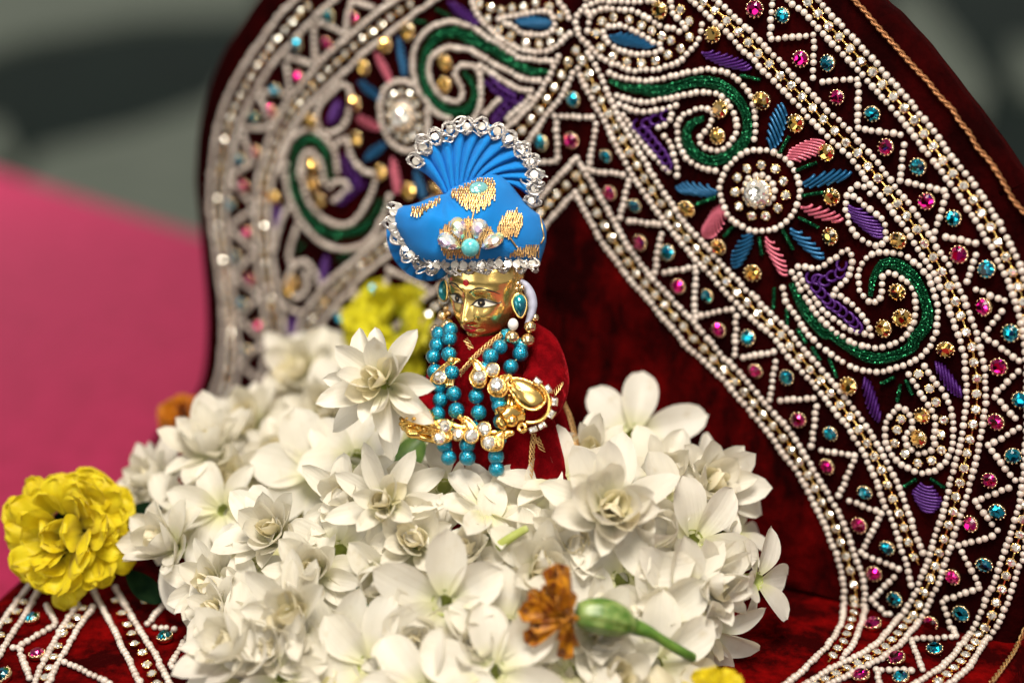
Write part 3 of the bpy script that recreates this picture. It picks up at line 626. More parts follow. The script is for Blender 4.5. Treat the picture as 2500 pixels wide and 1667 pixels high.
gems('turquoise_gem', 'gem_blue', 0.0024, '7:1790,130 | 8:440,540 805,960 1205,1415 | 2:1500,460 1780,900 1985,1435 | 3:2070,600 1980,1080 | 4:1870,95 1750,540 1560,960 1320,1310 1040,1550 | p:1404,242 1329,349 1483,378 1552,499 1634,617 1733,720 1830,825 1924,920 2031,1054 2114,1196 2169,1332 2186,1459 | a:1030,130 790,350 620,690 445,910 355,1210 | b:235,255 270,580 305,890 335,1180 305,1470 1135,800 925,980 | s:205,1180 30,1540 1050,1300 950,1060')
gems('magenta_gem', 'gem_pink', 0.0024, '7:1545,80 1940,500 | 8:510,830 930,1260 | 2:1270,320 1545,770 1770,1220 | 3:1870,330 1865,790 1800,1290 | 4:1655,210 1500,650 1310,1040 1010,1390 700,1540 | p:1399,342 1493,470 1569,591 1660,697 1759,802 1849,901 1950,1022 2025,1135 2102,1279 2134,1396 2130,1533 | a:1220,140 1010,330 790,590 600,850 480,1160 | b:315,140 340,430 350,730 410,1030 1290,830 1100,970 | s:230,1410')
gems('amber_gem', 'gem_amber', 0.0026, '7:750,90 1190,305 1615,850 1905,1050 1260,940 1240,1165 | 8:420,1300 | 2:465,280 460,615 1030,640 1020,1080 1050,1300 915,1400 | 3:1420,170 610,490 1235,740 1210,940 | 5:975,540 1250,870 1530,1090 | a:1630,240 1460,350 1300,520 1230,790 1240,1060 1430,1320 1640,1470 900,1260 910,1400 895,930 | b:800,230 1370,170 1540,160 630,740 600,800 510,205 | 6:555,590 565,810 200,330')
g_, s_ = gem_meshes('gem_clear', 0.0044)
for q in ((1853, 470), (986, 287)):
    p, x_, y_, n_ = surf(*q); o = link('crystal_gem', g_, throne, frame(p, x_, y_, n_)); PW[o.name] = Matrix.Identity(4)
    s = bpy.data.objects.new('setting', s_); COL.objects.link(s); s.parent = o

# thread petals: laid strands side by side
def thread_petal(name, mat, a, b, width, n=7, slant=0.55, ridge=0.0009):
    """a, b: the petal's two tips in photograph pixels; strands cross its axis at a slant"""
    A, x_, y_, n_ = surf(*a); B = surf(*b)[0]; ax = B - A; ln = np.linalg.norm(ax); ax = ax / ln; ac = np.cross(n_, ax); wd = width * 0.000132
    mb = MB()
    for k in range(n):
        t = (k + 0.5) / n; hw = wd * (0.35 + 0.65 * math.sin(math.pi * t)) * random.uniform(0.92, 1.05)
        c_ = A + ax * ln * (0.12 + 0.76 * t); P = []
        for s_ in np.linspace(-1, 1, 7):
            P.append(c_ + ac * hw * s_ + ax * (slant * hw * s_ + 0.10 * ln * (1 - s_ * s_) * 0.4) + n_ * (0.0005 + ridge * (1 - s_ * s_) + random.uniform(0, 0.00015)))
        mb.tube(P, 0.00047 if n > 6 else 0.0006, 6)
    mb.build(name, mat, throne)
tp = thread_petal
tp('blue_thread_petal', 'thread_blue', (1872, 372), (1924, 246), 24, 8, 0.9); tp('pink_thread_petal', 'thread_pink', (1926, 402), (2012, 333), 26, 9, -0.9)
tp('blue_thread_petal', 'thread_blue', (1950, 440), (2088, 430), 19, 6, 1.7); tp('pink_thread_petal', 'thread_pink', (1950, 494), (2068, 546), 17, 6, 1.3)
tp('blue_thread_petal', 'thread_blue', (1930, 545), (2014, 642), 17, 6, 1.5); tp('pink_thread_petal', 'thread_pink', (1874, 564), (1919, 684), 18, 7, 1.2)
tp('blue_thread_petal', 'thread_blue', (1832, 552), (1797, 664), 22, 8, -0.9); tp('pink_thread_petal', 'thread_pink', (1786, 506), (1710, 574), 28, 9, 0.8)
tp('blue_thread_petal', 'thread_blue', (1762, 458), (1648, 466), 20, 7, -1.4)
pc = lambda s: tr(s)
for mat_, s, wd_, n_, sl in (('blue', 'a:1560,250 1600,610', 13, 8, 1.2), ('pink', 'a:1380,370 1500,660', 14, 8, 1.2), ('blue', 'a:1235,595 1430,785', 15, 7, 1.0),
                             ('pink', 'a:1215,875 1425,1010', 16, 7, 0.8), ('blue', 'a:1475,1070 1285,1240', 14, 7, -0.8), ('pink', 'a:1520,1170 1545,1510', 17, 8, 0.9), ('blue', 'a:1690,1270 1745,1540', 15, 7, 0.9)):
    q = pc(s); tp(mat_ + '_thread_petal', 'thread_' + mat_, q[0], q[1], wd_, n_, sl)
for s, mat_, wd_, n_, sl in (('7:300,270 720,420', 'blue', 20, 9, 1.6), ('6:1195,235 1600,205', 'blue', 17, 9, -1.5), ('7:1070,410 1550,620', 'purple', 17, 9, 1.6), ('2:620,310 880,660', 'purple', 24, 9, 1.2),
                             ('3:700,390 895,820', 'purple', 18, 8, -1.4), ('3:1300,280 1600,590', 'purple', 17, 8, -1.4), ('6:560,-20 880,270', 'purple', 16, 8, 1.4), ('3:1265,1280 1275,1590', 'purple', 34, 9, 0.2),
                             ('a:1130,750 1010,960', 'purple', 17, 7, 0.5), ('b:540,240 510,420', 'purple', 16, 7, 0.6), ('b:850,560 800,780', 'purple', 15, 7, 0.6), ('b:640,960 600,1120', 'purple', 15, 7, 0.6)):
    q = pc(s); tp(mat_ + '_thread_petal', 'thread_' + mat_, q[0], q[1], wd_, n_, sl)
# purple loops of coiled wire
def loop_run(spec, rr=0.0021):
    mb = MB(); P = [surf(*q) for q in tr(spec)]
    for i, (p, x_, y_, n_) in enumerate(P):
        nx = P[min(i + 1, len(P) - 1)][0] - P[max(i - 1, 0)][0]; ax = nrm(nx); ac = np.cross(n_, ax)
        mb.tube([p + ax * rr * (math.cos(t) * 0.9) + ac * rr * math.sin(t) * 0.75 + n_ * (0.0008 + 0.0007 * math.cos(t / 2)) for t in np.linspace(-2.3, 2.3, 12)], 0.0005, 6)
    mb.build('purple_wire_loops', 'thread_purple', throne)
loop_run('7:800,980 710,1020 640,1050 560,1060 600,1110 640,1150 680,1200 720,1250 760,1300 790,1350 810,1400')
loop_run('2:550,850 540,920 470,950 410,990 350,980 290,960 330,1040 370,1090 420,1140 450,1180 500,1210 550,1250 610,1300 650,1340 680,1380')
loop_run('6:980,770 1030,830 1080,870 1130,900 1180,930 1250,940 1170,990 1120,1040 1080,1090 1050,1130')
loop_run('a:1150,1200 1165,1270 1190,1330 1230,1380 1270,1400 1220,1440 1180,1480 1130,1520', 0.0024)
# green coiled cords
def coil(spec, nstr=4, wd=24.0, w0=0.35, w1=0.4, rad=0.00062):
    S = path3(tr(spec) if isinstance(spec, str) else spec); P = [s[0] for s in S]
    Q = resample(P, 0.00034); m_ = len(Q)
    T = [nrm(Q[min(i + 1, m_ - 1)] - Q[max(i - 1, 0)]) for i in range(m_)]
    for k in range(nstr):
        path = []; rads = []
        for i in range(m_):
            t = i / max(1, m_ - 1); n_ = S[min(len(S) - 1, int(t * len(S)))][3]; ac = np.cross(n_, T[i])
            taper = min(1.0, w0 + t * 4, w1 + (1 - t) * 4) * wd * 0.000132
            ph = 2 * math.pi * (k / nstr) + i * 0.0009 / 0.0034 * 0.32
            off = ((k + 0.5) / nstr - 0.5) * 0.92 * taper if nstr > 1 else 0.0
            path.append(Q[i] + ac * (off + 0.0003 * math.sin(ph)) + n_ * (0.0009 + 0.0004 * math.cos(ph)))
            rads.append(rad * (1.0 if i % 2 else 0.72))
        mb = MB(); mb.tube(path, rads, 6); mb.build('green_coil_cord', 'thread_green', throne, False)
coil('7:320,680 450,750 600,770 750,765 900,730 1050,700 1200,710 1320,760 1420,850 1480,980 1480,1120 1430,1240 1330,1330 1220,1370 1110,1340 1020,1270 970,1180 980,1090 1040,1030 1120,1000', 5, 27)
coil('2:790,1120 820,980 900,860 1000,850 1100,900 1180,980 1230,1080 1260,1180 1270,1290 1240,1400 1170,1490 | 3:1150,160 1050,215 930,245 800,245 680,200 560,130 450,50 | 2:400,1440 300,1320 220,1220 160,1120 110,1010', 5, 27)
coil('6:1540,690 1400,680 1280,640 1150,580 1000,480 880,410 760,350 650,320 540,330 430,400 360,500 330,620 340,740 380,860 450,960 550,1050 660,1090 750,1060 810,970 820,860 790,760 730,700', 5, 26)
coil('a:1035,1380 1010,1200 950,1100 880,1070 800,1110 750,1230 740,1350 770,1500 | b:640,140 670,270 740,360 830,430 940,450 1050,420 1130,330 1190,220', 4, 22)
for s in ('5:1050,520 1220,470', '5:1290,790 1410,680', '5:1590,790 1605,950', '5:1790,730 1865,900', '2:210,270 395,250', '2:180,450 350,550', '2:50,560 125,730', '8:20,1310 110,1160', '8:160,1450 340,1390',
          '7:1430,640 1600,690', '3:880,470 1000,420', '3:1050,470 1010,620', '3:1090,430 1140,570', '3:1080,1340 1190,1280', '3:1300,1270 1420,1360', '3:170,0 240,130', '3:290,150 360,270', '3:440,250 500,420',
          '2:80,1220 80,1350', '2:180,1400 240,1520', '5:1720,1220 1700,1400', '6:470,90 600,170', '6:260,200 380,230', 'b:700,500 650,560', 'b:1000,560 900,610', 'b:1230,240 1180,330'):
    coil(s, 1, 8, 1, 1, 0.00075)
# braided copper piping near the edge
def braid(mb, path, r, pitch, amp, n=6, strands=2):
    Q = resample(path, pitch / 8)
    for k in range(strands):
        P = []
        for i, p in enumerate(Q):
            t = nrm(Q[min(i + 1, len(Q) - 1)] - Q[max(i - 1, 0)]); vd = nrm(CAM - p); a_ = nrm(np.cross(vd, t)); b_ = np.cross(t, a_)
            ph = 2 * math.pi * (i / 8.0 + k / strands); P.append(p + a_ * amp * math.sin(ph) + b_ * amp * 0.6 * math.cos(ph))
        mb.tube(P, r, n)
def piping(spec, mat_):
    S = path3(tr(spec)); mb = MB(); braid(mb, [s[0] + s[3] * 0.0012 for s in S], 0.00036, 0.0052, 0.00048); mb.build('piping', mat_, throne)
piping('8:610,-50 650,0 740,90 830,200 920,300 1020,410 1100,500 1190,600 1280,690 1340,770 1420,860 1490,930 1550,1030 1640,1140 1700,1250 1800,1360 1880,1470 | 2:1830,20 1890,100 1960,220 2010,310 2090,400 | p:2530,560 2560,700 2574,900 2570,1100 2545,1300 2510,1480', 'copper_thread')
piping('4:2110,1080 2080,1150 2040,1240 2000,1330 1930,1430 1880,1500 1810,1590', 'gold_thread')
# ------------------------------------------------------------------ petals and flowers
def petal_mesh(name, L_, W_, mat, cup=0.25, curl=0.3, tip=0.8, seed=0, nu=9, nv=6, wave=0.03, notch=0.0, base=0.22, widest=0.58):
    """petal along +X from its claw, upper face +Z; cup folds the sides up, curl bends the tip (+ up, - down)"""
    rnd = random.Random(seed); mb = MB(); G = []; ph = rnd.uniform(0, 6.28); sk = rnd.uniform(-0.12, 0.12); x = z = 0.0; ang = 0.0
    for i in range(nu + 1):
        t = i / nu
        if i: ang = curl * (t ** 1.4) + 0.06 * math.sin(3 * t + ph); x += L_ / nu * math.cos(ang); z += L_ / nu * math.sin(ang)
        a_ = min(1.0, t / widest); b_ = max(0.0, (t - widest) / (1 - widest))
        w_ = base + (1 - base) * math.sin(a_ * math.pi / 2) if t < widest else max(0.0, 1 - b_ ** (1.0 + tip * 1.4)) ** 0.62
        row = []
        for j in range(nv + 1):
            s_ = j / nv * 2 - 1; hw = W_ / 2 * w_
            yy = hw * s_ + sk * L_ * t * t * 0.4
            zz = cup * hw * (s_ * s_) * (1.2 - 0.5 * t) + wave * W_ * math.sin(5 * t + ph + (2 if nv < 9 else 4.5) * s_) * (abs(s_) if nv < 9 else t * t)
            zz -= 0.05 * W_ * math.exp(-(s_ / 0.22) ** 2) * (1 - t)
            xx = x - (notch * L_ * (0.5 + 0.5 * math.cos(3 * math.pi * s_)) * max(0, t - 0.75) * 4 if notch else 0)
            row.append((xx - zz * math.sin(ang) * 0.5, yy, z + zz * math.cos(ang)))
        G.append(row)
    mb.grid(G, flip=False); return mb.mesh(name, mat)
PET = {}
def pset(key, n, **kw): PET[key] = [petal_mesh('petal', seed=hash(key) % 97 + i, **{k_: (v_(i) if callable(v_) else v_) for k_, v_ in kw.items()}) for i in range(n)]
rv = lambda a_, b_: (lambda i: random.uniform(a_, b_))
pset('round', 6, L_=rv(.0155, .0175), W_=rv(.0092, .0110), mat='petal_white', cup=rv(.2, .55), curl=rv(-.7, .5), tip=rv(.75, 1.0), base=.26, widest=.55)
pset('outer', 10, L_=rv(.0140, .0185), W_=rv(.0068, .0092), mat='petal_white', cup=rv(.3, .8), curl=rv(-.9, .5), tip=rv(.4, .8), base=.3, widest=.5)
pset('mid', 9, L_=rv(.0115, .0150), W_=rv(.0066, .0088), mat='petal_white', cup=rv(.5, .9), curl=rv(.1, .8), tip=rv(.4, .8), base=.35, widest=.55)
pset('inner', 7, L_=rv(.0080, .0105), W_=rv(.0050, .0068), mat='petal_cream', cup=rv(.8, 1.2), curl=rv(.5, 1.1), tip=rv(.7, 1.0), base=.4, widest=.6)
pset('bud', 5, L_=rv(.0150, .0165), W_=rv(.0110, .0125), mat='petal_white', cup=rv(.9, 1.1), curl=rv(1.0, 1.35), tip=.9, base=.35, widest=.5)
pset('yellow', 12, L_=rv(.0070, .0116), W_=rv(.0060, .0090), mat='petal_yellow', cup=rv(-.4, .5), curl=rv(-1.0, .2), tip=1.9, wave=.11, notch=.07, base=.22, widest=.68, nv=16, nu=13)
pset('lime', 8, L_=rv(.0070, .0116), W_=rv(.0060, .0090), mat='petal_lime', cup=rv(-.4, .5), curl=rv(-1.0, .2), tip=1.9, wave=.11, notch=.07, base=.22, widest=.68, nv=10, nu=9)
pset('orange', 6, L_=rv(.0075, .0095), W_=rv(.0060, .0080), mat='petal_orange', cup=rv(-.3, .6), curl=rv(-.8, .4), tip=1.2, wave=.16, notch=.18, base=.25, widest=.72)
pset('brown', 6, L_=rv(.0080, .0115), W_=rv(.0036, .0052), mat='petal_brown', cup=rv(.3, .9), curl=rv(-.3, .7), tip=1.2, wave=.10, notch=.22, base=.35, widest=.8)
# flower tube and green calyx below the petals (axis +Z, petals at z = 0)
mb = MB(); mb.lathe([(.0031, .0004), (.0027, -.0002), (.0023, -.0012), (.0020, -.0030), (.0015, -.0042), (.00005, -.0046)], 14); mb.lathe([(.0012, -.0100), (.0018, -.006), (.0026, -.0015), (.0031, .0003)], 14); TUBE = mb.mesh('flower_tube', 'green_pale')
mb = MB(); mb.lathe([(.0015, -.0095), (.0022, -.0105), (.0020, -.0130), (.0010, -.0145), (.0009, -.0200)], 8); CALYX = mb.mesh('calyx', 'green_leaf')
def axes_for(face, spin=0.0):
    """face: (right, up, toward the camera) the flower looks; -> 3 axes"""
    z_ = nrm(RGT * face[0] + UPV * face[1] - FWD * face[2]); x_ = nrm(np.cross(UPV, z_)) if abs(np.dot(UPV, z_)) < 0.95 else RGT
    x_ = nrm(x_ - z_ * np.dot(x_, z_)); y_ = np.cross(z_, x_)
    return x_ * math.cos(spin) + y_ * math.sin(spin), y_ * math.cos(spin) - x_ * math.sin(spin), z_
def add_petals(root, key, n, elev, r0, z0, sc, jitter=0.12, a0=0.0, ejit=0.10, wsc=1.0):
    for k in range(n):
        a_ = a0 + 2 * math.pi * k / n + random.gauss(0, jitter); e_ = elev + random.gauss(0, ejit)
        o = bpy.data.objects.new('petal', random.choice(PET[key])); COL.objects.link(o); o.parent = root
        ks = sc * random.uniform(0.92, 1.06)
        kw_ = wsc * ks * random.uniform(.88, 1.14); M_ = Matrix.Rotation(a_, 4, 'Z') @ Matrix.Translation((r0, 0, z0)) @ Matrix.Rotation(-e_, 4, 'Y') @ Matrix.Rotation(random.gauss(0, 0.16), 4, 'X') @ Matrix.Diagonal((ks, kw_, ks * random.uniform(.7, 1.25), 1))
        o.matrix_basis = M_
def flower(kind, px, py, d, face, label, sc=1.0, spin=0.0, group='white jasmine flowers heaped round the figurine', cat='flower'):
    if d < .446: d = .446 + (d - .446) * .62
    sc *= 1.12 if kind == 'single' else 1.06
    x_, y_, z_ = axes_for(face, spin); p = at(px, py, d)
    nm_ = 'jasmine_flower' if kind != 'bud' else 'jasmine_bud'
    root = thing(nm_, p, label, cat, group); root.matrix_basis = frame(p, x_, y_, z_)
    if kind == 'single':
        add_petals(root, 'round', 6, 0.22, .0022, .0, sc, 0.10)
    elif kind == 'star':
        add_petals(root, 'outer', 8, 0.30, .0021, .0, sc, 0.12)
    elif kind == 'double':
        add_petals(root, 'outer', 8, 0.02, .0020, -.0012, sc, 0.22, 0.0, 0.28); add_petals(root, 'outer', 7, 0.38, .0019, -.0002, sc * .93, 0.22, 0.4, 0.2); add_petals(root, 'mid', 7, 0.72, .0017, .0006, sc, 0.22, 0.1, 0.2)
        add_petals(root, 'inner', 5, 0.85, .0012, .0014, sc * 1.05, 0.4, 0.1, 0.3); add_petals(root, 'inner', 3, 1.1, .0006, .0022, sc * 0.9, 0.5, 0.0, 0.35)
    elif kind == 'spiky':
        add_petals(root, 'outer', 7, -0.02, .0020, -.0012, sc * 1.08, 0.2, 0.0, 0.3, .78); add_petals(root, 'outer', 6, 0.42, .0019, -.0002, sc, 0.25, 0.4, 0.22, .80); add_petals(root, 'mid', 6, 0.72, .0017, .0006, sc, 0.25, 0.1, 0.22, .82)
        add_petals(root, 'inner', 5, 0.90, .0012, .0014, sc, 0.4, 0.1, 0.3, .9); add_petals(root, 'inner', 3, 1.1, .0006, .0022, sc * 0.85, 0.5, 0.0, 0.35)
    elif kind == 'cup':
        add_petals(root, 'outer', 7, 0.45, .0020, -.0006, sc, 0.2, 0.0, 0.28); add_petals(root, 'outer', 5, 0.75, .0019, .0, sc * .92, 0.2, 0.5, 0.15); add_petals(root, 'mid', 6, 1.02, .0018, .0004, sc, 0.12, 0.4, 0.1); add_petals(root, 'inner', 4, 1.25, .0008, .0012, sc, 0.2)
    else:
        add_petals(root, 'bud', 5, 0.95, .0016, .0, sc, 0.1); add_petals(root, 'outer', 3, 0.4, .0018, -.0008, sc, 0.3)
    for nme, me_ in (('flower_tube', TUBE), ('calyx', CALYX)):
        o = bpy.data.objects.new(nme, me_); COL.objects.link(o); o.parent = root; o.matrix_basis = Matrix.Diagonal((sc, sc, sc, 1))
    return root
F = flower
# kind, x, y, distance, facing, label, scale, spin
F('spiky', 938, 938, .440, (-.45, .15, .9), 'sharp open double jasmine held up beside the figurine\'s left shoulder', 1.13, .3)
F('spiky', 945, 1232, .437, (-.15, .25, 1), 'double jasmine with curled rosette below the sharp topmost one', 1.0, .9)
F('star', 1190, 1248, .436, (.1, .75, .7), 'jasmine with broad upright petals directly below the figurine\'s beads', 1.05, .2)
F('single', 1195, 1300, .432, (.0, .3, .9), 'half hidden jasmine under the upright petals in the middle', .8, .5)
F('double', 1490, 1248, .424, (.0, .30, 1), 'large double jasmine in front of the robe hem at right', 1.28, .5)
F('single', 1085, 1470, .405, (-.05, .12, 1), 'large six petalled jasmine with green hollow, front middle of the heap', 1.12, .55)
F('single', 1519, 1415, .418, (.05, .1, 1), 'six petalled jasmine with hollow just above the green marigold stem', 1.05, .2)
F('single', 1690, 1322, .434, (.35, .15, .95), 'six petalled jasmine with hollow on the right slope of the heap', 1.10, .8)
F('spiky', 725, 1510, .418, (-.25, .30, .95), 'double jasmine with many pointed petals at lower left of heap', 1.12, .1)
F('cup', 672, 1305, .452, (-.25, .45, .85), 'cup shaped double jasmine with yellowish heart at left', 1.05, .2)
F('single', 772, 1158, .485, (.0, .12, 1), 'blurred six petalled jasmine with round hollow behind the rosette one', 1.2, .9)
F('cup', 520, 1110, .495, (-.15, .75, .7), 'blurred upright jasmine next to the dried orange marigold', 1.15, .3)
F('cup', 395, 1185, .505, (-.5, .4, .8), 'blurred jasmine at the far left just above the big yellow marigold', 1.0, .6)
F('cup', 425, 1335, .470, (-.6, .35, .75), 'blurred cupped jasmine leaning left beside the big yellow marigold', 1.1, .2)
F('star', 545, 1245, .478, (-.2, .35, .9), 'blurred jasmine with long petals between the cup shaped ones at left', 1.1, .4)
F('spiky', 530, 1432, .452, (-.3, .3, .9), 'blurred rosette jasmine on the lower left shoulder of the heap', .95, .3)
F('cup', 590, 1595, .420, (-.35, .55, .75), 'pointed jasmine beside the beaded seat at the lower left', 1.2, .7)
F('double', 745, 915, .540, (-.2, .35, .9), 'very blurred jasmine against the left beadwork', 1.25, .2)
F('cup', 800, 1010, .520, (-.1, .3, .9), 'very blurred jasmine under the topmost blurred one at left', 1.1, .1)
F('star', 1010, 1075, .500, (-.1, .3, .9), 'blurred jasmine tucked behind the gold bangles', 1.0, .9)
F('double', 620, 1040, .525, (-.3, .5, .8), 'very blurred jasmine between the dried marigold and the beadwork', 1.1, .5)
F('single', 1545, 1062, .488, (.05, .35, .9), 'slightly blurred jasmine standing highest right of the robe', 1.22, .25)
F('cup', 1715, 1190, .470, (.45, .40, .8), 'jasmine with two broad petals at the right shoulder of heap', 1.25, .4)
F('single', 1850, 1418, .446, (.75, .0, .6), 'jasmine hanging over the right edge against dark velvet', .85, .1)
F('star', 1800, 1300, .466, (.8, .3, .4), 'jasmine whose petal tip pokes out at the right edge', .85, .6)
F('star', 1730, 1540, .430, (.55, -.35, .75), 'jasmine with petals pointing down at lower right of heap', 1.15, .5)
F('bud', 935, 1412, .428, (-.15, .05, 1), 'half closed round jasmine left of the hollow one in the middle', .95, .3)
F('single', 1600, 1620, .408, (.1, .30, .95), 'six petalled jasmine with hollow at the bottom right of heap', 1.1, .4)
F('star', 1395, 1640, .402, (-.1, .75, .65), 'jasmine with narrow upright petals under the dried marigold head', 1.0, .2)
F('single', 1205, 1640, .388, (.0, .35, .95), 'blurred near jasmine at the bottom picture edge, middle', 1.1, .8)
F('single', 905, 1625, .402, (-.15, .25, 1), 'jasmine at the bottom picture edge left of middle', 1.1, .3)
F('single', 1040, 1690, .385, (.0, .4, .9), 'jasmine cut by the bottom edge below the large hollow one', 1.0, .1)
F('star', 690, 1650, .405, (-.2, .4, .9), 'jasmine cut by the bottom edge below the pointed double one', 1.0, .5)
F('cup', 1130, 1368, .430, (.05, .7, .7), 'small upright jasmine bud petals above the large hollow one', .85, .6)
F('cup', 1320, 1395, .424, (.05, .35, .95), 'jasmine filling the gap above the dried marigold head', 1.05, .9)
F('single', 830, 1345, .440, (-.1, .25, 1), 'pale jasmine between the cup shaped and the rosette ones', 1.0, .6)
F('star', 1370, 1175, .448, (-.1, .75, .7), 'jasmine with one long petal in front of the robe\'s gold braid', 1.15, .3)
F('cup', 1620, 1180, .470, (.1, .5, .9), 'jasmine packed behind the large double one at right', 1.1, .2)
F('single', 870, 1120, .478, (-.1, .45, .85), 'blurred jasmine tucked behind the rosette double one', 1.0, .4)
F('single', 600, 1500, .438, (-.2, .25, .95), 'blurred jasmine between rosette and pointed double ones', 1.0, .6)
F('star', 1660, 1450, .424, (.35, .05, .9), 'long petalled jasmine right of the one with hollow', 1.1, .9)
F('single', 1240, 1530, .404, (.0, .2, 1), 'pale jasmine left of the dried marigold petals', 1.0, .7)
F('single', 460, 1265, .488, (-.3, .35, .9), 'blurred jasmine in the gap right of the yellow marigold', 1.0, .1)
F('star', 830, 1590, .410, (-.1, .3, .95), 'jasmine with broad petal right of the pointed double one', 1.0, .4)
F('cup', 1450, 1540, .412, (.1, .3, .95), 'jasmine lying under the green marigold calyx', 1.0, .5)
F('single', 1290, 1255, .440, (.05, .5, .85), 'jasmine wedged between upright petals and the large double one', 1.0, .2)
F('double', 1020, 1330, .436, (.0, .4, .9), 'jasmine behind the half closed round one', .95, .7)
F('bud', 1580, 1310, .432, (.2, .3, .9), 'closing jasmine between the two hollow ones at right', .95, .7)

for kd, x, y, d, fc, lab, sc_, sp in (
    ('spiky', 580, 1175, .492, (-.2, .4, .9), 'blurred many petalled jasmine between the upright one and the hollow one', .9, .3),
    ('single', 1085, 1190, .452, (.0, .55, .8), 'jasmine crowding the robe hem under the beads', .9, .7),
    ('cup', 850, 1225, .452, (-.3, .35, .9), 'jasmine just left of the rosette double one', .95, .9),
    ('single', 610, 1390, .450, (-.25, .25, .95), 'jasmine below the cup shaped one with yellowish heart', .95, .2),
    ('cup', 770, 1400, .434, (-.1, .35, .95), 'jasmine above the pointed double one', .95, .5),
    ('cup', 1010, 1560, .412, (.0, .25, 1), 'jasmine wedged under the large hollow one', .9, .1),
    ('cup', 1160, 1580, .405, (.1, .35, .9), 'upright petalled jasmine below right of the large hollow one', .9, .8),
    ('double', 1400, 1330, .428, (.1, .3, .95), 'jasmine below left of the large double one', .9, .4),
    ('single', 1600, 1520, .418, (.25, .1, .95), 'jasmine below the green marigold stem\'s end', .95, .6),
    ('cup', 1720, 1430, .432, (.5, .05, .85), 'jasmine on the right edge above the down pointing one', .95, .3),
    ('single', 1640, 1240, .455, (.2, .4, .9), 'jasmine between large double one and the right shoulder', .95, .9),
    ('double', 545, 1500, .440, (-.5, .3, .8), 'jasmine nearest the beaded seat band at left', .8, .1),
    ('cup', 670, 1590, .416, (-.2, .4, .9), 'jasmine beside the pointed one at lower left bottom', .95, .8),
    ('double', 1500, 1660, .402, (.1, .4, .9), 'jasmine cut by the bottom edge under the marigold calyx', .9, .4),
    ('double', 690, 1120, .500, (-.1, .4, .9), 'blurred jasmine left of the hollow one in the back row', .95, .5),
    ('double', 1440, 1120, .470, (-.1, .6, .8), 'jasmine right beside the robe\'s braided edge', .85, .2),
    ('double', 330, 1240, .500, (-.6, .4, .7), 'blurred leftmost jasmine right behind the yellow marigold', .75, .2)): F(kd, x, y, d, fc, lab, sc_, sp)

# loose petals the flowers lie on: a mound on the seat
rnd = random.Random(5); heap = MB()
src = [PET['outer'][i] for i in range(4)] + [PET['round'][i] for i in range(3)]
srcd = [([tuple(v_.co) for v_ in m_.vertices], [tuple(p_.vertices) for p_ in m_.polygons]) for m_ in src]
hp = [(x, y) for x in range(430, 1800, 62) for y in range(960, 1760, 62)]
for (x, y) in hp:
    x += rnd.uniform(-26, 26); y += rnd.uniform(-26, 26)
    if (x - 1130) ** 2 / 640 ** 2 + (y - 1530) ** 2 / 520 ** 2 > 1.0: continue
    if x > 960 and x < 1420 and y < 1230: continue
    d = .455 + (1450 - y) * .00017 + max(0, 900 - x) * .00004 + rnd.uniform(0, .008)
    p = at(x, y, d)
    z_ = nrm(UPV * rnd.gauss(.35, .3) - FWD + RGT * rnd.gauss((x - 1130) / 900, .3)); a_ = rnd.uniform(0, 6.28)
    x_ = nrm(np.cross((math.cos(a_), .1, math.sin(a_)), z_)); y_ = np.cross(z_, x_)
    V_, F_ = rnd.choice(srcd); k_ = rnd.uniform(.9, 1.25); heap.add([p + k_ * (x_ * (v_[0] - .007) + y_ * v_[1] + z_ * v_[2]) for v_ in V_], F_)
o = heap.build('jasmine_petals', 'petal_cream'); tag(o, 'loose jasmine petals packed under the white flowers', 'petals', None, 'stuff')
# green mound of leaves and stems underneath, resting on the seat
mb = MB(); G = []
cx, cy = at(1130, 1400, .47)[:2]
for i in range(15):
    r_ = i / 14; row = []
    for k in range(40):
        a_ = 2 * math.pi * k / 40; rx, ry = .088, .060
        row.append((cx + rx * r_ * math.cos(a_) * (1 + .08 * math.sin(3 * a_)), cy + .012 + ry * r_ * math.sin(a_), .026 * (1 - r_ ** 2.2) + .0015 * math.sin(9 * a_ + 5 * r_) + .0005))
    G.append(row)
mb.grid(G, closed_v=True); o = mb.build('leaf_bed', 'green_leaf'); tag(o, 'green leaves and stems under the jasmine heap', 'leaves', None, 'stuff')
# visible green stems and leaves in the gaps
def leaf(px, py, d, face, label, L_=.03, W_=.014, spin=0.0, mat_='green_leaf'):
    x_, y_, z_ = axes_for(face, spin); p = at(px, py, d)
    me_ = petal_mesh('leaf', L_, W_, mat_, .3, -.3, .5, 3); o = link('leaf', me_, None, frame(p, x_, y_, z_)); tag(o, label, 'leaf')
leaf(975, 1175, .470, (-.2, .2, 1), 'green leaf showing under the gold bangles', .017, .010, 1.2)
leaf(290, 1285, .482, (-.2, .3, .9), 'green leaf coloured dark as shade between yellow marigold and jasmine, upper', .016, .008, .5, 'green_dark')
leaf(310, 1395, .476, (-.2, .3, .9), 'green leaf coloured dark as shade between yellow marigold and jasmine, lower', .017, .008, -.6, 'green_dark')
leaf(800, 1545, .430, (-.2, .2, .9), 'green leaf between pointed double jasmine and its neighbour', .022, .012, .3)
def stem(pts, r_, label, mat_='green_leaf'):
    P = smooth_path([at(*q) for q in pts], 16); mb = MB(); mb.tube(P, [r_ * (1 - .25 * i / 15) for i in range(16)], 8); tag(mb.build('flower_stem', mat_), label, 'stem')
stem([(1215, 1335, .428), (1250, 1310, .427), (1285, 1290, .430)], .0016, 'pale green jasmine tube lying in the middle of the heap', 'green_pale')

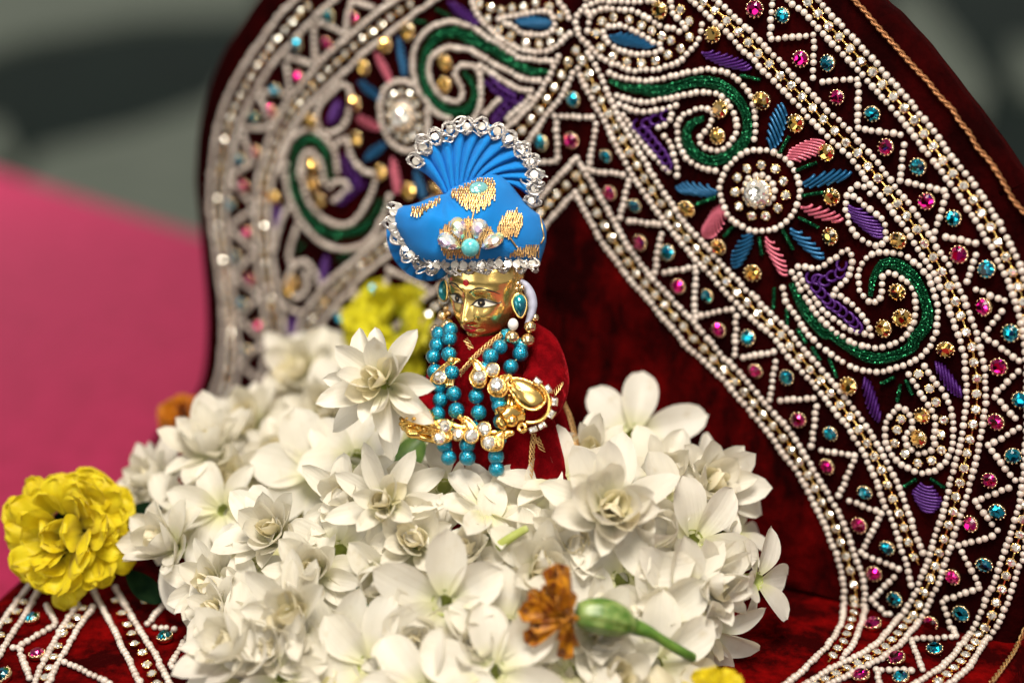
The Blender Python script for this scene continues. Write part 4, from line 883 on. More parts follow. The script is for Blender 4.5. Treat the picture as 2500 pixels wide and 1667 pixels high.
# ------------------------------------------------------------------ marigolds
def marigold(px, py, d, face, label, key, R_, tiers, spin=0.0, name='marigold', hollow=False):
    x_, y_, z_ = axes_for(face, spin); p = at(px, py, d); root = thing(name, p, label, 'flower'); root.matrix_basis = frame(p, x_, y_, z_)
    for i, (n, elev, r0, z0) in enumerate(tiers):
        add_petals(root, key, n, elev, r0 * R_, z0 * R_, R_ / .017, 0.3, i * .35, .3)
    mb = MB(); mb.lathe([(.0001, -.35 * R_), (.25 * R_, -.3 * R_), (.44 * R_, -.14 * R_), (.36 * R_, -.04 * R_), (.0001, -.02 * R_)], 14); o = bpy.data.objects.new('calyx', mb.mesh('calyx', 'green_dark')); COL.objects.link(o); o.parent = root  # calyx coloured near black to paint the shade of the hollow
    return root
T_full = [(13, .0, .28, -.05), (13, .35, .28, .08), (12, .7, .22, .18), (10, 1.0, .16, .28), (7, 1.3, .08, .34)]
T_ring = [(19, -.35, .46, -.16), (22, .0, .46, -.04), (22, .3, .42, .05), (20, .65, .36, .12), (15, 1.0, .28, .12), (6, 1.25, .16, -.06)]
marigold(170, 1300, .476, (-.25, .10, 1), 'big ruffled yellow marigold on the seat at far left', 'yellow', .0222, T_ring, .3)
marigold(975, 805, .552, (-.1, .35, .9), 'blurred yellow marigold behind the figurine\'s shoulder', 'lime', .0245, T_full, .6)
marigold(870, 880, .560, (-.2, .2, .9), 'blurred yellow marigold lower behind the sharp jasmine', 'lime', .012, T_full, .2)
marigold(450, 1025, .540, (-.4, .4, .8), 'dried orange marigold at the back left corner of seat', 'orange', .0125, T_full, .1)
marigold(1740, 1712, .404, (.1, .5, .8), 'yellow marigold cut off by the bottom picture edge', 'yellow', .012, T_full, .9)
# withered marigold lying on the jasmine: brown petals, long green calyx and stem
p0 = at(1385, 1500, .410); wm = thing('withered_marigold', p0, 'withered orange brown marigold with long green calyx lying on the jasmine', 'flower')
ax0, ax1, ax2 = at(1405, 1500, .410), at(1475, 1505, .411), at(1555, 1530, .413)
prof = [(0.0, .0018), (.05, .0046), (.18, .0055), (.4, .0062), (.6, .0062), (.8, .0050), (.93, .0030), (1.0, .0020)]
cl = smooth_path([ax0, ax1, ax2], 24); mb = MB(); G = []
for i, c_ in enumerate(cl):
    t = i / 23; r_ = .80 * np.interp(t, [a_ for a_, _ in prof], [b_ for _, b_ in prof]); tg = nrm(cl[min(i + 1, 23)] - cl[max(i - 1, 0)]); u_ = nrm(np.cross(tg, FWD)); v_ = np.cross(tg, u_)
    G.append([c_ + r_ * (1 + .075 * math.cos(9 * a_) * min(1, 4 * t, 4 * (1 - t))) * (u_ * math.cos(a_) + v_ * math.sin(a_)) for a_ in np.linspace(0, 2 * math.pi, 32, endpoint=False)])
mb.grid(G, closed_v=True); mb.build('calyx', 'green_calyx', wm)
P = smooth_path([at(1545, 1527, .413), at(1590, 1545, .414), at(1630, 1570, .416), at(1668, 1592, .418), at(1690, 1604, .421)], 20)
mb = MB(); mb.tube(P, [.0026 - .0011 * min(1, i / 6) for i in range(20)], 10); mb.build('stem', 'green_leaf', wm)
tg = nrm(ax0 - ax1); rr_ = random.Random(11); hx = at(1388, 1500, .408)
face_ax = nrm(tg * .75 - FWD * .65); u_ = nrm(np.cross(face_ax, ZUP)); v_ = np.cross(face_ax, u_)
def wither(px, py, d, wide, bend):
    """one shrivelled floret: from the head to a traced tip"""
    tip = at(px, py, d); ln = np.linalg.norm(tip - hx); dirn = nrm(tip - hx); zz = nrm(-FWD - dirn * np.dot(-FWD, dirn)); zz = nrm(zz + np.cross(zz, dirn) * bend); yy = np.cross(zz, dirn)
    me_ = petal_mesh('petal', ln, wide, 'petal_brown', rr_.uniform(.5, 1.0), rr_.uniform(-.5, .5), 1.3, rr_.randrange(99), wave=.16, notch=.25, base=.42, widest=.86)
    link('petal', me_, wm, frame(hx, dirn, yy, zz))
for a_ in ((1362, 1372, .410, .0078, .2), (1318, 1420, .405, .0055, -.5), (1290, 1440, .408, .0050, .5), (1264, 1490, .406, .0058, -.2), (1330, 1465, .402, .0048, .7), (1290, 1530, .406, .0042, .3), (1286, 1572, .410, .0052, -.3),
           (1370, 1602, .412, .0050, .2), (1395, 1590, .408, .0046, -.4), (1398, 1440, .407, .0040, .4), (1345, 1450, .403, .0050, -.6), (1360, 1560, .404, .0044, .8), (1352, 1420, .408, .0046, -.8)): wither(*a_)
mb = MB()
for k in range(26):
    q = hx + (u_ * rr_.gauss(0, 1) + v_ * rr_.gauss(0, 1)) * .0019 + face_ax * rr_.uniform(-.001, .002); e_ = q + face_ax * .0022 + (u_ * rr_.gauss(0, 1) + v_ * rr_.gauss(0, 1)) * .0012; mb.tube([q, (q + e_) / 2, e_], [.0005, .0007, .0004], 6)
mb.build('floret_stubs', 'petal_brown', wm)
# ------------------------------------------------------------------ figurine
MM = 0.001
HC = at(1187, 711, .460)                                   # middle of the head
HY = R(-33)
FX = np.array([math.cos(HY), math.sin(HY), 0]); FY = np.array([-math.sin(HY), math.cos(HY), 0])   # face: right, back
figbase = np.array([at(1190, 900, .462)[0], at(1190, 900, .462)[1], 0.0])
fig = thing('figurine', figbase, 'small golden faced idol figurine in red velvet robe', 'figurine')
def prof(z, tab): return float(np.interp(z, [a_ for a_, _ in tab], [b_ for _, b_ in tab]))
HW = [(-14.5, .5), (-14, 3.0), (-13, 4.9), (-11, 6.7), (-8, 8.6), (-5, 10.0), (-2, 10.9), (2, 11.4), (6, 11.6), (10, 11.0), (14, 9.0), (17, 5.5), (18.5, .5)]
HD = [(-14.5, .5), (-14, 6.6), (-13, 8.2), (-11, 9.3), (-8, 10.0), (-5, 10.6), (-2, 10.8), (2, 11.2), (6, 11.3), (10, 10.6), (14, 8.6), (17, 5.2), (18.5, .5)]
def gs(x, c_, s_): return math.exp(-((x - c_) / s_) ** 2)
def feat(x, z):
    """relief of the face in mm, x to the viewer's right, z up from the head's middle"""
    f_ = 0.0
    t = min(1, max(0, (2.6 - z) / 9.6))                    # nose, bridge to tip
    on_ = 1 / (1 + math.exp(-(z + 8.0) * 4.0)) * 1 / (1 + math.exp((z - 3.2) * 1.4))
    f_ += on_ * (0.5 + 2.9 * t ** 1.3) * math.exp(-(x / (1.0 + 0.9 * t)) ** 2)
    for s_ in (-1, 1):
        f_ += 0.75 * gs(x, s_ * 1.75, .8) * gs(z, -6.6, .9)          # nostrils
        f_ -= 1.15 * gs(x, s_ * 4.6, 3.1) * gs(z, -.3, 2.1)         # sockets
        f_ += 0.55 * gs(x, s_ * 4.8, 2.2) * gs(z, -.7, 1.1)         # eyeballs
        f_ += 0.75 * gs(x, s_ * 4.4, 3.4) * gs(z, 3.4, .9)           # brow ridges
        f_ += 0.95 * gs(x, s_ * 5.2, 2.6) * gs(z, -5.4, 2.7)         # cheeks
        f_ -= 0.35 * gs(x, s_ * 3.6, .7) * gs(z, -9.7, .8)           # corners of the mouth
    f_ += 0.95 * gs(x, 0, 2.7) * gs(z, -9.2, .62) + 0.95 * gs(x, 0, 2.2) * gs(z, -10.6, .7) - 0.5 * gs(x, 0, 3.0) * gs(z, -9.85, .28)
    f_ += 1.1 * gs(x, 0, 2.4) * gs(z, -13.0, 1.3)
    return f_
def face_pt(x, z, off=0.0):
    w_, d_ = prof(z, HW), prof(z, HD); s_ = max(-0.999, min(.999, x / w_)); y = -(d_ * math.sqrt(1 - s_ * s_) + feat(x, z)) - off
    return HC + (FX * x + FY * y + ZUP * z) * MM
HW = [(a_, b_ * 1.11) for a_, b_ in HW]
mb = MB(); G = []
zs = np.concatenate([np.linspace(-14.5, -12, 9), np.linspace(-11.8, 3, 66), np.linspace(3.4, 18.5, 30)])
for z in zs:
    w_, d_ = prof(z, HW), prof(z, HD); row = []
    for k in range(120):
        a_ = 2 * math.pi * k / 120; x = w_ * math.sin(a_); c_ = math.cos(a_); fr_ = feat(x, z) * min(1, max(0, c_) * 2.2) if c_ > 0 else 0
        y = -(d_ * (c_ if c_ > 0 else c_ * 1.05) + fr_); row.append(HC + (FX * x + FY * y + ZUP * z) * MM)
    G.append(row)
mb.grid(G, closed_v=True, flip=True)
for i_ in (0, len(zs) - 1):
    o_ = i_ * 120; mb.f.append(tuple(range(o_, o_ + 120))); mb.mi.append(0)
nk = [(HC + np.array([0, 0, -.010]) + FY * .001), HC + np.array([0, 0, -.026]) + FY * .002]
mb.tube(nk, [.0056, .0066], 20); mb.sphere(HC + FX * .0116 + FY * .001 + ZUP * -.002, (.0016, .003, .0046), 10, 8, (FX, FY, ZUP)); mb.sphere(HC - FX * .0116 + FY * .001 + ZUP * -.002, (.0016, .003, .0046), 10, 8, (FX, FY, ZUP))
head = mb.build('head', 'gold_face', fig)
def patch(name, mat, outline, off, parent, n=5):
    """thin raised paint: outline in face millimetres, filled towards its middle"""
    c_ = np.mean(outline, axis=0); mb = MB(); G = []
    for k in range(n + 1):
        t = k / n; G.append([face_pt(*(c_ + (np.array(p) - c_) * max(t, .001)), off - .04 * t ** 4) for p in outline])
    mb.grid(G, closed_v=True); mb.build(name, mat, parent)
def stroke(name, mat, pts, w_, off, parent):
    P = smooth_path([np.array(p, float) for p in pts], 26); mb = MB(); n = len(P)
    mb.tube([face_pt(p[0], p[1], off) for p in P], [w_ * MM * (math.sin(math.pi * (.06 + .88 * i / (n - 1))) ** .6) for i in range(n)], 6); mb.build(name, mat, parent)
for s_ in (-1, 1):
    up = [(2.0, -1.4), (3.0, -.3), (4.6, .4), (6.4, .25), (8.0, -.3), (9.3, -.8)]; lo = [(8.0, -1.5), (6.5, -1.95), (4.8, -2.05), (3.1, -1.85)]
    eye_o = [(s_ * x, z) for x, z in smooth_path(up + lo, 40, True)]
    patch('eye', 'paint_white', eye_o, .10, head)
    patch('iris', 'paint_black', [(s_ * 4.7 + 1.2 * math.cos(a_), -.78 + 1.2 * math.sin(a_)) for a_ in np.linspace(0, 6.283, 18, endpoint=False)], .20, head, 3)
    patch('pupil', 'gold_pale', [(s_ * 4.7 + .34 * math.cos(a_), -.72 + .36 * math.sin(a_)) for a_ in np.linspace(0, 6.283, 10, endpoint=False)], .28, head, 2)
    stroke('eye_line', 'paint_black', [(s_ * x, z) for x, z in [(1.4, -1.9)] + up + [(10.2, -.4)]], .34, .10, head)
    stroke('eye_line', 'paint_black', [(s_ * x, z) for x, z in [(1.9, -1.6), (2.9, -1.95), (4.6, -2.15), (6.4, -2.0), (8.0, -1.5)]], .18, .10, head)
    stroke('eyebrow', 'paint_black', [(s_ * x, z) for x, z in [(1.2, 2.2), (2.4, 3.5), (4.6, 4.3), (7.2, 3.9), (10.0, 2.4)]], .26, .05, head)
patch('bindi', 'paint_red', [(1.05 * math.cos(a_), 5.5 + 1.1 * math.sin(a_)) for a_ in np.linspace(0, 6.283, 18, endpoint=False)], .28, head)
patch('lips', 'paint_red', [(-3.2, -9.5), (-1.8, -9.0), (-.8, -8.7), (0, -8.85), (.8, -8.7), (1.8, -9.0), (3.2, -9.5), (1.8, -9.75), (0, -9.9), (-1.8, -9.75)], .24, head)
patch('lips', 'paint_red', [(-3.0, -9.7), (-1.6, -9.95), (0, -10.05), (1.6, -9.95), (3.0, -9.7), (1.9, -10.7), (.8, -11.1), (-.8, -11.1), (-1.9, -10.7)], .24, head)

# robe: shoulders to seat, then the bent sleeve
def ring(c_, rx, ry, n=48, wob=0.0, ph=0.0, yaw=HY):
    x_ = np.array([math.cos(yaw), math.sin(yaw), 0]); y_ = np.array([-math.sin(yaw), math.cos(yaw), 0])
    return [c_ + x_ * rx * math.cos(a_) * (1 + wob * math.sin(7 * a_ + ph)) + y_ * ry * math.sin(a_) * (1 + wob * math.sin(7 * a_ + ph)) for a_ in np.linspace(0, 2 * math.pi, n, endpoint=False)]
AX = lambda px, py: at(px, py, .4625)
mb = MB(); G = []
prev = [(1172, 806, 6.8, 6.6), (1176, 828, 9.0, 8.0), (1182, 848, 11.0, 9.3), (1192, 872, 13.6, 10.8), (1199, 900, 16.2, 11.6), (1206, 940, 18.2, 12.3), (1212, 990, 20.3, 12.8), (1218, 1050, 22.0, 13.2), (1222, 1120, 24.5, 14.0), (1224, 1200, 27.0, 15.0), (1218, 1280, 29.0, 16.0)]
for i, (px, py, rx, ry) in enumerate(prev):
    c_ = AX(px, py); G.append(ring(c_, rx * MM, ry * MM, 56, .012 * i / 3, i * .25))
G = [[np.array(p) for p in r_] for r_ in G]
fine = []
for k in range(56):
    fine.append(smooth_path([r_[k] for r_ in G], 44))
G = [[fine[k][i] for k in range(56)] for i in range(44)]; G.append([np.array([p[0], p[1], 0.0004]) for p in G[-1]])
mb.grid(G, closed_v=True, flip=False); robe = mb.build('robe', 'velvet_red', fig)
SL = [at(1288, 808, .463), at(1318, 855, .459), at(1332, 915, .455), at(1326, 962, .450), at(1302, 988, .446), at(1264, 1000, .443)]
P = smooth_path(SL, 30); rad = np.interp(np.linspace(0, 1, 30), [0, .15, .45, .7, .85, 1], [.0040, .0064, .0076, .0074, .0060, .0048])
mb = MB(); mb.tube(P, rad, 20); sleeve = mb.build('sleeve', 'velvet_red', fig)
SLl = [at(1100, 850, .462), at(1080, 905, .457), at(1066, 960, .451), at(1045, 1000, .445), at(1015, 1014, .441)]
P = smooth_path(SLl, 24); mb = MB(); mb.tube(P, np.interp(np.linspace(0, 1, 24), [0, .2, .6, 1], [.003, .0045, .0048, .0040]), 18); mb.build('sleeve', 'velvet_red', fig)
# cape behind, edged with braid
mb = MB(); G = []
for i in range(22):
    t = i / 21; row = []
    for k in range(15):
        s_ = k / 14; px = 1240 + (1330 - 1240) * s_ + 100 * t ** 0.8 * s_; py = 800 + 30 * s_ ** 2 + (420 - 20 * s_) * t
        d = .474 - .006 * math.sin(s_ * math.pi) + .006 * s_ + .0015 * math.sin(11 * s_ + 2 * t)
        row.append(at(px, py, d))
    G.append(row)
mb.grid(G); cape = mb.build('cape', 'velvet_red', fig)
def braid_part(spec, d, mat_='gold_thread', r_=.00022, amp=.00075, parent=robe):
    q = tr(spec); D = d if hasattr(d, '__len__') else [d] * len(q); pts = smooth_path([at(x, y, dd) for (x, y), dd in zip(q, D)], 50)
    mb = MB(); braid(mb, pts, r_, .0058, amp, 5, 4); mb.build('gold_braid', mat_, parent)
braid_part('g:1040,60 900,170 800,260 710,360 630,450', [.4490, .4475, .4465, .4462, .4470]); braid_part('g:690,110 720,150 750,205', .4475)
braid_part('g:1625,480 1590,560 1530,640', [.4505, .4455, .4420], parent=sleeve); braid_part('g:1595,640 1640,740 1690,850 1730,1000 1760,1150 1790,1350', [.468, .468, .467, .467, .466, .465], parent=cape)
braid_part('g:1345,1010 1330,1150 1320,1300 1305,1470', [.4470, .4465, .446, .4455]); braid_part('g:1375,1050 1430,1180 1480,1280 1530,1380', [.4475, .4485, .449, .450])
# hands: gilt, holding the ornaments
mb = MB(); P = smooth_path([at(1262, 1002, .441), at(1240, 1012, .439), at(1222, 1022, .438)], 10); mb.tube(P, np.linspace(.0040, .0034, 10), 12)
for k, (dx, dy) in enumerate(((1238, 1040), (1244, 1032), (1232, 1030), (1226, 1020))):
    Q = smooth_path([at(1228, 1016 + 3 * k, .4375), at(1218 + 2 * k, 1026 + 3 * k, .4355), at(1222 + 3 * k, 1040 + 2 * k, .4360)], 9); mb.tube(Q, np.linspace(.00135, .0009, 9), 8)
mb.tube(smooth_path([at(1236, 1005, .438), at(1224, 1000, .4355), at(1214, 1004, .4345)], 8), np.linspace(.0015, .0011, 8), 8)
mb.build('hand', 'gold', fig)
mb = MB(); P = smooth_path([at(1015, 1016, .4405), at(1006, 1026, .4392), at(996, 1038, .4385)], 10); mb.tube(P, np.linspace(.0040, .0036, 10), 12)
for k in range(4):
    Q = smooth_path([at(998 + 5 * k, 1044, .4380), at(1001 + 5 * k, 1058, .4368), at(1010 + 5 * k, 1064, .4372)], 9); mb.tube(Q, np.linspace(.0014, .0009, 9), 8)
mb.tube(smooth_path([at(1012, 1034, .4385), at(1022, 1042, .4368), at(1028, 1050, .4362)], 8), np.linspace(.0015, .0011, 8), 8)
mb.build('hand', 'gold', fig)

# ------------------------------------------------------------------ bead necklaces
mb = MB(); mb.sphere((0, 0, 0), 1.0, 18, 12); BEAD = mb.mesh('bead', 'bead_turquoise')
def necklace(label, pts, r_=.00255):
    """pts: (crop g x, y, distance)"""
    P = [at(960 + x / 3.92, 800 + y / 3.92, d) for x, y, d in pts]
    root = thing('bead_necklace', P[0], label, 'necklace', 'turquoise bead strings round the figurine')
    for p in P:
        k_ = r_ * random.uniform(.96, 1.04); a_ = Euler((random.uniform(0, 6), random.uniform(0, 6), 0)).to_matrix().to_4x4(); link('bead', BEAD, root, Matrix.Translation(Vector(p)) @ a_ @ Matrix.Diagonal((k_, k_, k_, 1)))
    mb = MB(); mb.tube(smooth_path(P, 6 * len(P)), .00028, 5); mb.build('string', 'gold_thread', root)
necklace('turquoise bead string hanging from the near earring down to the sleeve brooch', [(1225, 170, .4500), (1215, 250, .4485), (1125, 375, .4455)])
necklace('doubled turquoise bead string lying across the chest', [(1085, 80, .4515), (1020, 185, .4468), (930, 275, .4440), (870, 400, .4425), (820, 530, .4412), (795, 655, .4400), (820, 810, .4390), (760, 960, .4390), (710, 1120, .4390), (712, 1240, .4392)])
necklace('turquoise bead string hanging at far side of the neck', [(545, 20, .4520), (540, 105, .4500), (535, 255, .4460), (560, 430, .4425), (580, 630, .4405), (605, 790, .4392), (530, 960, .4388), (490, 1120, .4390), (530, 1240, .4390)])
necklace('outermost turquoise bead string beside the white jasmine', [(440, 60, .456), (420, 165, .453), (385, 275, .450), (400, 420, .447), (440, 560, .444), (450, 690, .442), (425, 825, .4405)])
necklace('shortest turquoise bead string beneath the gold leaf', [(1000, 660, .4396), (1015, 745, .4390), (1035, 895, .4382), (1010, 1060, .4384), (985, 1230, .4388), (990, 1350, .4392)])

# ------------------------------------------------------------------ gold ornaments
def brilliant(p, r_, n_, parent, mat_='gem_clear', rim='gold_cast', name='crystal', sides=12):
    x_ = nrm(np.cross((0, 0, 1.0), n_)); y_ = np.cross(n_, x_); mb = MB(); cut_stone(mb, r_, 0.0, sides)
    o = link(name, mb.mesh(name, mat_, False), parent, frame(p, x_, y_, n_))
    mb = MB(); mb.lathe([(r_ * 1.02, -r_ * .6), (r_ * 1.16, -r_ * .1), (r_ * 1.12, r_ * .22), (r_ * .98, r_ * .2)], 20); link('rim', mb.mesh('rim', rim), parent, frame(p, x_, y_, n_))
def teardrop(parent, name, mat_, spec, d, thick, dome, nrm_v, rim=None, n=48):
    """closed outline read from the photograph, domed to the front, real thickness"""
    q = smooth_path([np.array(p) for p in tr(spec)], n, True); c_ = np.mean(q, axis=0); C0 = at(*c_, d); nv = np.array(nrm_v)
    B = [on_plane(p[0], p[1], C0, nv) for p in q]; mb = MB(); G = [[p - nv * thick for p in B], B]
    for t in (.93, .8, .6, .4, .2, .02): G.append([C0 + (p - C0) * t + nv * dome * math.sqrt(1 - t * t) for p in B])
    mb.grid(G, closed_v=True); mb.f.append(tuple(range(n))); mb.mi.append(0); mb.build(name, mat_, parent)
    if rim:
        mb = MB(); BB = B + B[:1]; mb.tube([p + nv * .0002 for p in BB], rim, 6); 
        for k in range(0, n): mb.sphere(B[k] + nv * (rim * .9), rim * .55, 5, 4)
        mb.build('rim', 'gold_cast', parent)
TC = nrm(-FWD * .93 + RGT * -.25 + UPV * .2)
br = thing('jewelled_brooch', at(1205, 930, .436), 'gold brooch with three clear stones and hooked gold leaf across the sleeve', 'brooch')
teardrop(br, 'paisley', 'gold_cast', 'g:745,310 790,310 840,350 880,420 890,500 860,565 800,570 750,530 735,470 765,410 790,370 770,335', .4385, .0016, .0012, TC, .00035)
teardrop(br, 'paisley', 'gold_cast', 'g:1130,455 1080,455 1020,470 950,500 910,555 920,615 970,655 1040,655 1090,610 1105,560 1100,510 1125,490', .4375, .0016, .0012, TC, .00035)
for x, y, r_, d in ((825, 475, .0021, .4365), (950, 405, .0021, .4378), (990, 545, .0022, .4355)): brilliant(at(960 + x / 3.92, 800 + y / 3.92, d), r_, TC, br)
teardrop(br, 'leaf', 'gold', 'g:1125,495 1200,485 1300,515 1380,560 1440,620 1460,690 1420,750 1360,785 1290,780 1210,730 1160,660 1110,590 1105,550 1150,560', .4365, .0018, .0020, nrm(TC + RGT * .25), .0004)
mb = MB(); hk = smooth_path([at(960 + x / 3.92, 800 + y / 3.92, .4350) for x, y in ((1340, 520), (1410, 545), (1465, 610), (1495, 700), (1485, 800), (1430, 870), (1350, 905), (1265, 905))], 40); mb.tube(hk, .0006, 8)
mb.sphere(at(960 + 745 / 3.92, 800 + 305 / 3.92, .4375), .0008, 10, 8)
cc = at(960 + 1235 / 3.92, 800 + 955 / 3.92, .4350); xx_ = nrm(np.cross(ZUP, TC)); yy_ = np.cross(TC, xx_)
mb.tube([cc + .0011 * (xx_ * math.cos(a_) + yy_ * math.sin(a_)) for a_ in np.linspace(0, 2 * math.pi, 20)], .0006, 8); mb.build('hook', 'gold', br)
for x, y, a_ in ((1388, 518, .6), (1490, 590, .9), (1548, 712, 1.5), (1520, 830, 2.0), (1430, 940, 2.5), (1345, 978, 2.7)):
    mb = MB(); s1, s2, h = .0012, .00085, .0012; V = [(-s1, -s2, 0), (s1, -s2, 0), (s1, s2, 0), (-s1, s2, 0), (-s1, -s2, h), (s1, -s2, h), (s1, s2, h), (-s1, s2, h), (-s1 * .6, -s2 * .5, h * 1.5), (s1 * .6, -s2 * .5, h * 1.5), (s1 * .6, s2 * .5, h * 1.5), (-s1 * .6, s2 * .5, h * 1.5)]
    mb.m = 1; mb.add(V, [(3, 2, 1, 0), (0, 1, 5, 4), (1, 2, 6, 5), (2, 3, 7, 6), (3, 0, 4, 7)]); mb.m = 0; mb.add(V, [(4, 5, 9, 8), (5, 6, 10, 9), (6, 7, 11, 10), (7, 4, 8, 11), (8, 9, 10, 11)])
    ca, sa = math.cos(a_), math.sin(a_); x2 = xx_ * ca - yy_ * sa; y2 = np.cross(TC, x2)
    link('baguette_crystal', mb.mesh('baguette_crystal', ['gem_clear', 'gold_pale'], False), br, frame(at(960 + x / 3.92, 800 + y / 3.92, .4350), x2, y2, TC))
mb = MB(); mb.tube(smooth_path([at(1243, 965, .440), at(1240, 1000, .4375), at(1246, 1028, .437)], 12), .0008, 8); mb.tube(smooth_path([at(1252, 960, .440), at(1249, 990, .4375), at(1252, 1020, .437)], 12), .0006, 8)
mb.sphere(at(1249, 1027, .4365), .0021, 12, 8); mb.build('clasp', 'gold', br)
bl = thing('jewelled_belt', at(1150, 1050, .436), 'gold belt of clear stones in paisley mounts above the flowers', 'belt')
teardrop(bl, 'paisley', 'gold_cast', 'g:640,855 690,855 750,890 800,960 810,1040 780,1090 720,1095 680,1050 690,980 670,920', .4370, .0016, .0012, TC, .00035)
teardrop(bl, 'paisley', 'gold_cast', 'g:1050,1000 1055,1080 1040,1150 980,1175 900,1165 850,1110 850,1050 900,1020 970,1010 1010,1000', .4362, .0016, .0012, TC, .00035)
teardrop(bl, 'paisley', 'gold_cast', 'g:300,960 350,930 430,925 500,960 560,1010 550,1070 480,1100 410,1100 380,1050 370,1000 330,975', .4372, .0016, .0012, TC, .00035)
for x, y, r_, d in ((490, 945, .0020, .4352), (445, 1055, .0019, .4348), (615, 1020, .0018, .4362), (750, 1035, .0021, .4348), (868, 968, .0021, .4352), (915, 1100, .0021, .4340)): brilliant(at(960 + x / 3.92, 800 + y / 3.92, d), r_, TC, bl)
mb = MB(); mb.tube(smooth_path([at(960 + x / 3.92, 800 + y / 3.92, .4375) for x, y in ((300, 960), (480, 900), (620, 950), (760, 960), (900, 1000), (1060, 1010), (1130, 1000))], 40), .0012, 8)
for x, y in ((295, 965), (640, 855), (1075, 1035), (1135, 1005)): mb.sphere(at(960 + x / 3.92, 800 + y / 3.92, .4362), .0009, 10, 8)
mb.build('band', 'gold_cast', bl)
fb = thing('jewelled_brooch', at(1080, 920, .442), 'gold brooch with one clear stone half hidden by the sharp jasmine', 'brooch')
teardrop(fb, 'paisley', 'gold_cast', 'g:640,310 560,300 510,340 430,400 370,470 360,540 420,570 520,560 580,500 590,420 570,360', .4440, .0018, .0014, TC, .00035)
brilliant(at(960 + 445 / 3.92, 800 + 475 / 3.92, .4418), .0021, TC, fb)
mb = MB()
for k in range(3): mb.tube(smooth_path([at(960 + (500 + 24 * k) / 3.92, 800 + 400 / 3.92, .4428), at(960 + (535 + 24 * k) / 3.92, 800 + 460 / 3.92, .4418), at(960 + (520 + 22 * k) / 3.92, 800 + 540 / 3.92, .4422)], 10), .0007, 8)
mb.sphere(at(960 + 555 / 3.92, 800 + 315 / 3.92, .4430), .0013, 10, 8); mb.build('ridges', 'gold', fb)
for j, (x, y, lab) in enumerate(((205, 880, 'stack of gold bangles on the figurine\'s wrist under the sharp jasmine'),)):
    bb = thing('gold_bangles', at(960 + x / 3.92, 800 + y / 3.92, .438), lab, 'bangles')
    for k in range(4):
        mb = MB(); c0 = at(960 + (245 + 4 * k) / 3.92, 800 + (815 + 40 * k) / 3.92, .4395); u_ = nrm(RGT * .9 + UPV * -.25); v_ = nrm(FWD * .8 - UPV * .5)
        mb.tube([c0 + u_ * .0043 * math.cos(a_) + v_ * .0036 * math.sin(a_) for a_ in np.linspace(0, 2 * math.pi, 32)], .00095, 8)
        for q in range(24):
            a_ = 2 * math.pi * q / 24; mb.sphere(c0 + u_ * .0050 * math.cos(a_) + v_ * .0042 * math.sin(a_), .0005, 6, 4)
        mb.build('bangle', 'gold_cast', bb)
gr_ = thing('gold_ring', at(1032, 1065, .437), 'toothed gold ring below the bangles at the wrist', 'ring')
mb = MB(); c0 = at(1034, 1050, .4390); u_ = nrm(RGT * .9 + UPV * -.25); v_ = nrm(FWD * .8 - UPV * .5)
mb.tube([c0 + u_ * .0062 * math.cos(a_) + v_ * .0050 * math.sin(a_) for a_ in np.linspace(0, 2 * math.pi, 40)], .0011, 8); mb.build('hoop', 'gold', gr_)
for q in range(16):
    a_ = 2 * math.pi * q / 16; mb = MB(); mb.sphere(c0 + u_ * .0071 * math.cos(a_) + v_ * .0057 * math.sin(a_), (.0009, .0009, .0009), 6, 4); mb.build('tooth', 'gold_cast', gr_)

# ------------------------------------------------------------------ earrings
def earring(label, drop_spec, d, balls, ribbon=None):
    q = tr(drop_spec); c_ = np.mean(q, axis=0); root = thing('earring', at(*c_, d), label, 'earring', 'turquoise drop earrings')
    nv = nrm(-FWD + RGT * (.15 if ribbon else -.2)); teardrop(root, 'drop_stone', 'drop_blue', drop_spec, d, .0015, .0024, nv, None)
    n = 40; B = [on_plane(p[0], p[1], at(*c_, d), nv) for p in smooth_path([np.array(p) for p in q], n, True)]; mb = MB(); mb.tube(B + B[:1], .00045 if ribbon else .0002, 6); mb.build('rim', 'gold', root)
    for x, y, r_, dd in balls:
        mb = MB(); mb.sphere(at(980 + x / 4.1257, 620 + y / 4.1257, dd), r_, 14, 10); mb.build('gold_ball', 'gold_pale', root)
    if ribbon:
        P = smooth_path([at(980 + x / 4.1257, 620 + y / 4.1257, d + .0015) for x, y in ribbon], 24); mb = MB(); G = []
        for i, p in enumerate(P):
            t = nrm(P[min(i + 1, 23)] - P[max(i - 1, 0)]); a_ = nrm(np.cross(FWD, t)); wv = .0006 * math.sin(i * 1.3); k_ = .0034 * math.sin(math.pi * (.12 + .8 * i / 23))
            G.append([p - a_ * k_ * .5 + FWD * (-.0006 + wv * .2), p - FWD * .0010, p + a_ * k_ * .5 + FWD * wv * .3, p + FWD * .0012])
        mb.grid(G, closed_v=True); mb.build('ribbon', 'ribbon_grey', root)
    return root
er = earring('turquoise drop earring with grey ribbon edge and gold balls, nearer the throne\'s dark back', 'f:1190,400 1240,430 1260,490 1250,570 1220,630 1190,635 1150,590 1125,530 1118,470 1140,420', .4475,
        [(1115, 840, .0023, .4480), (1270, 870, .0023, .4490), (1295, 735, .0020, .4490), (1345, 640, .0013, .4495), (1215, 340, .0009, .4478), (1175, 300, .0009, .4480), (1160, 350, .0007, .4476)],
        [(1200, 265), (1260, 330), (1300, 420), (1315, 520), (1300, 620), (1250, 720)])
mb = MB(); mb.sphere(at(980 + 1125 / 4.1257, 620 + 710 / 4.1257, .4470), (.0017, .0017, .0020), 14, 10); mb.build('milky_bead', 'milky', er)
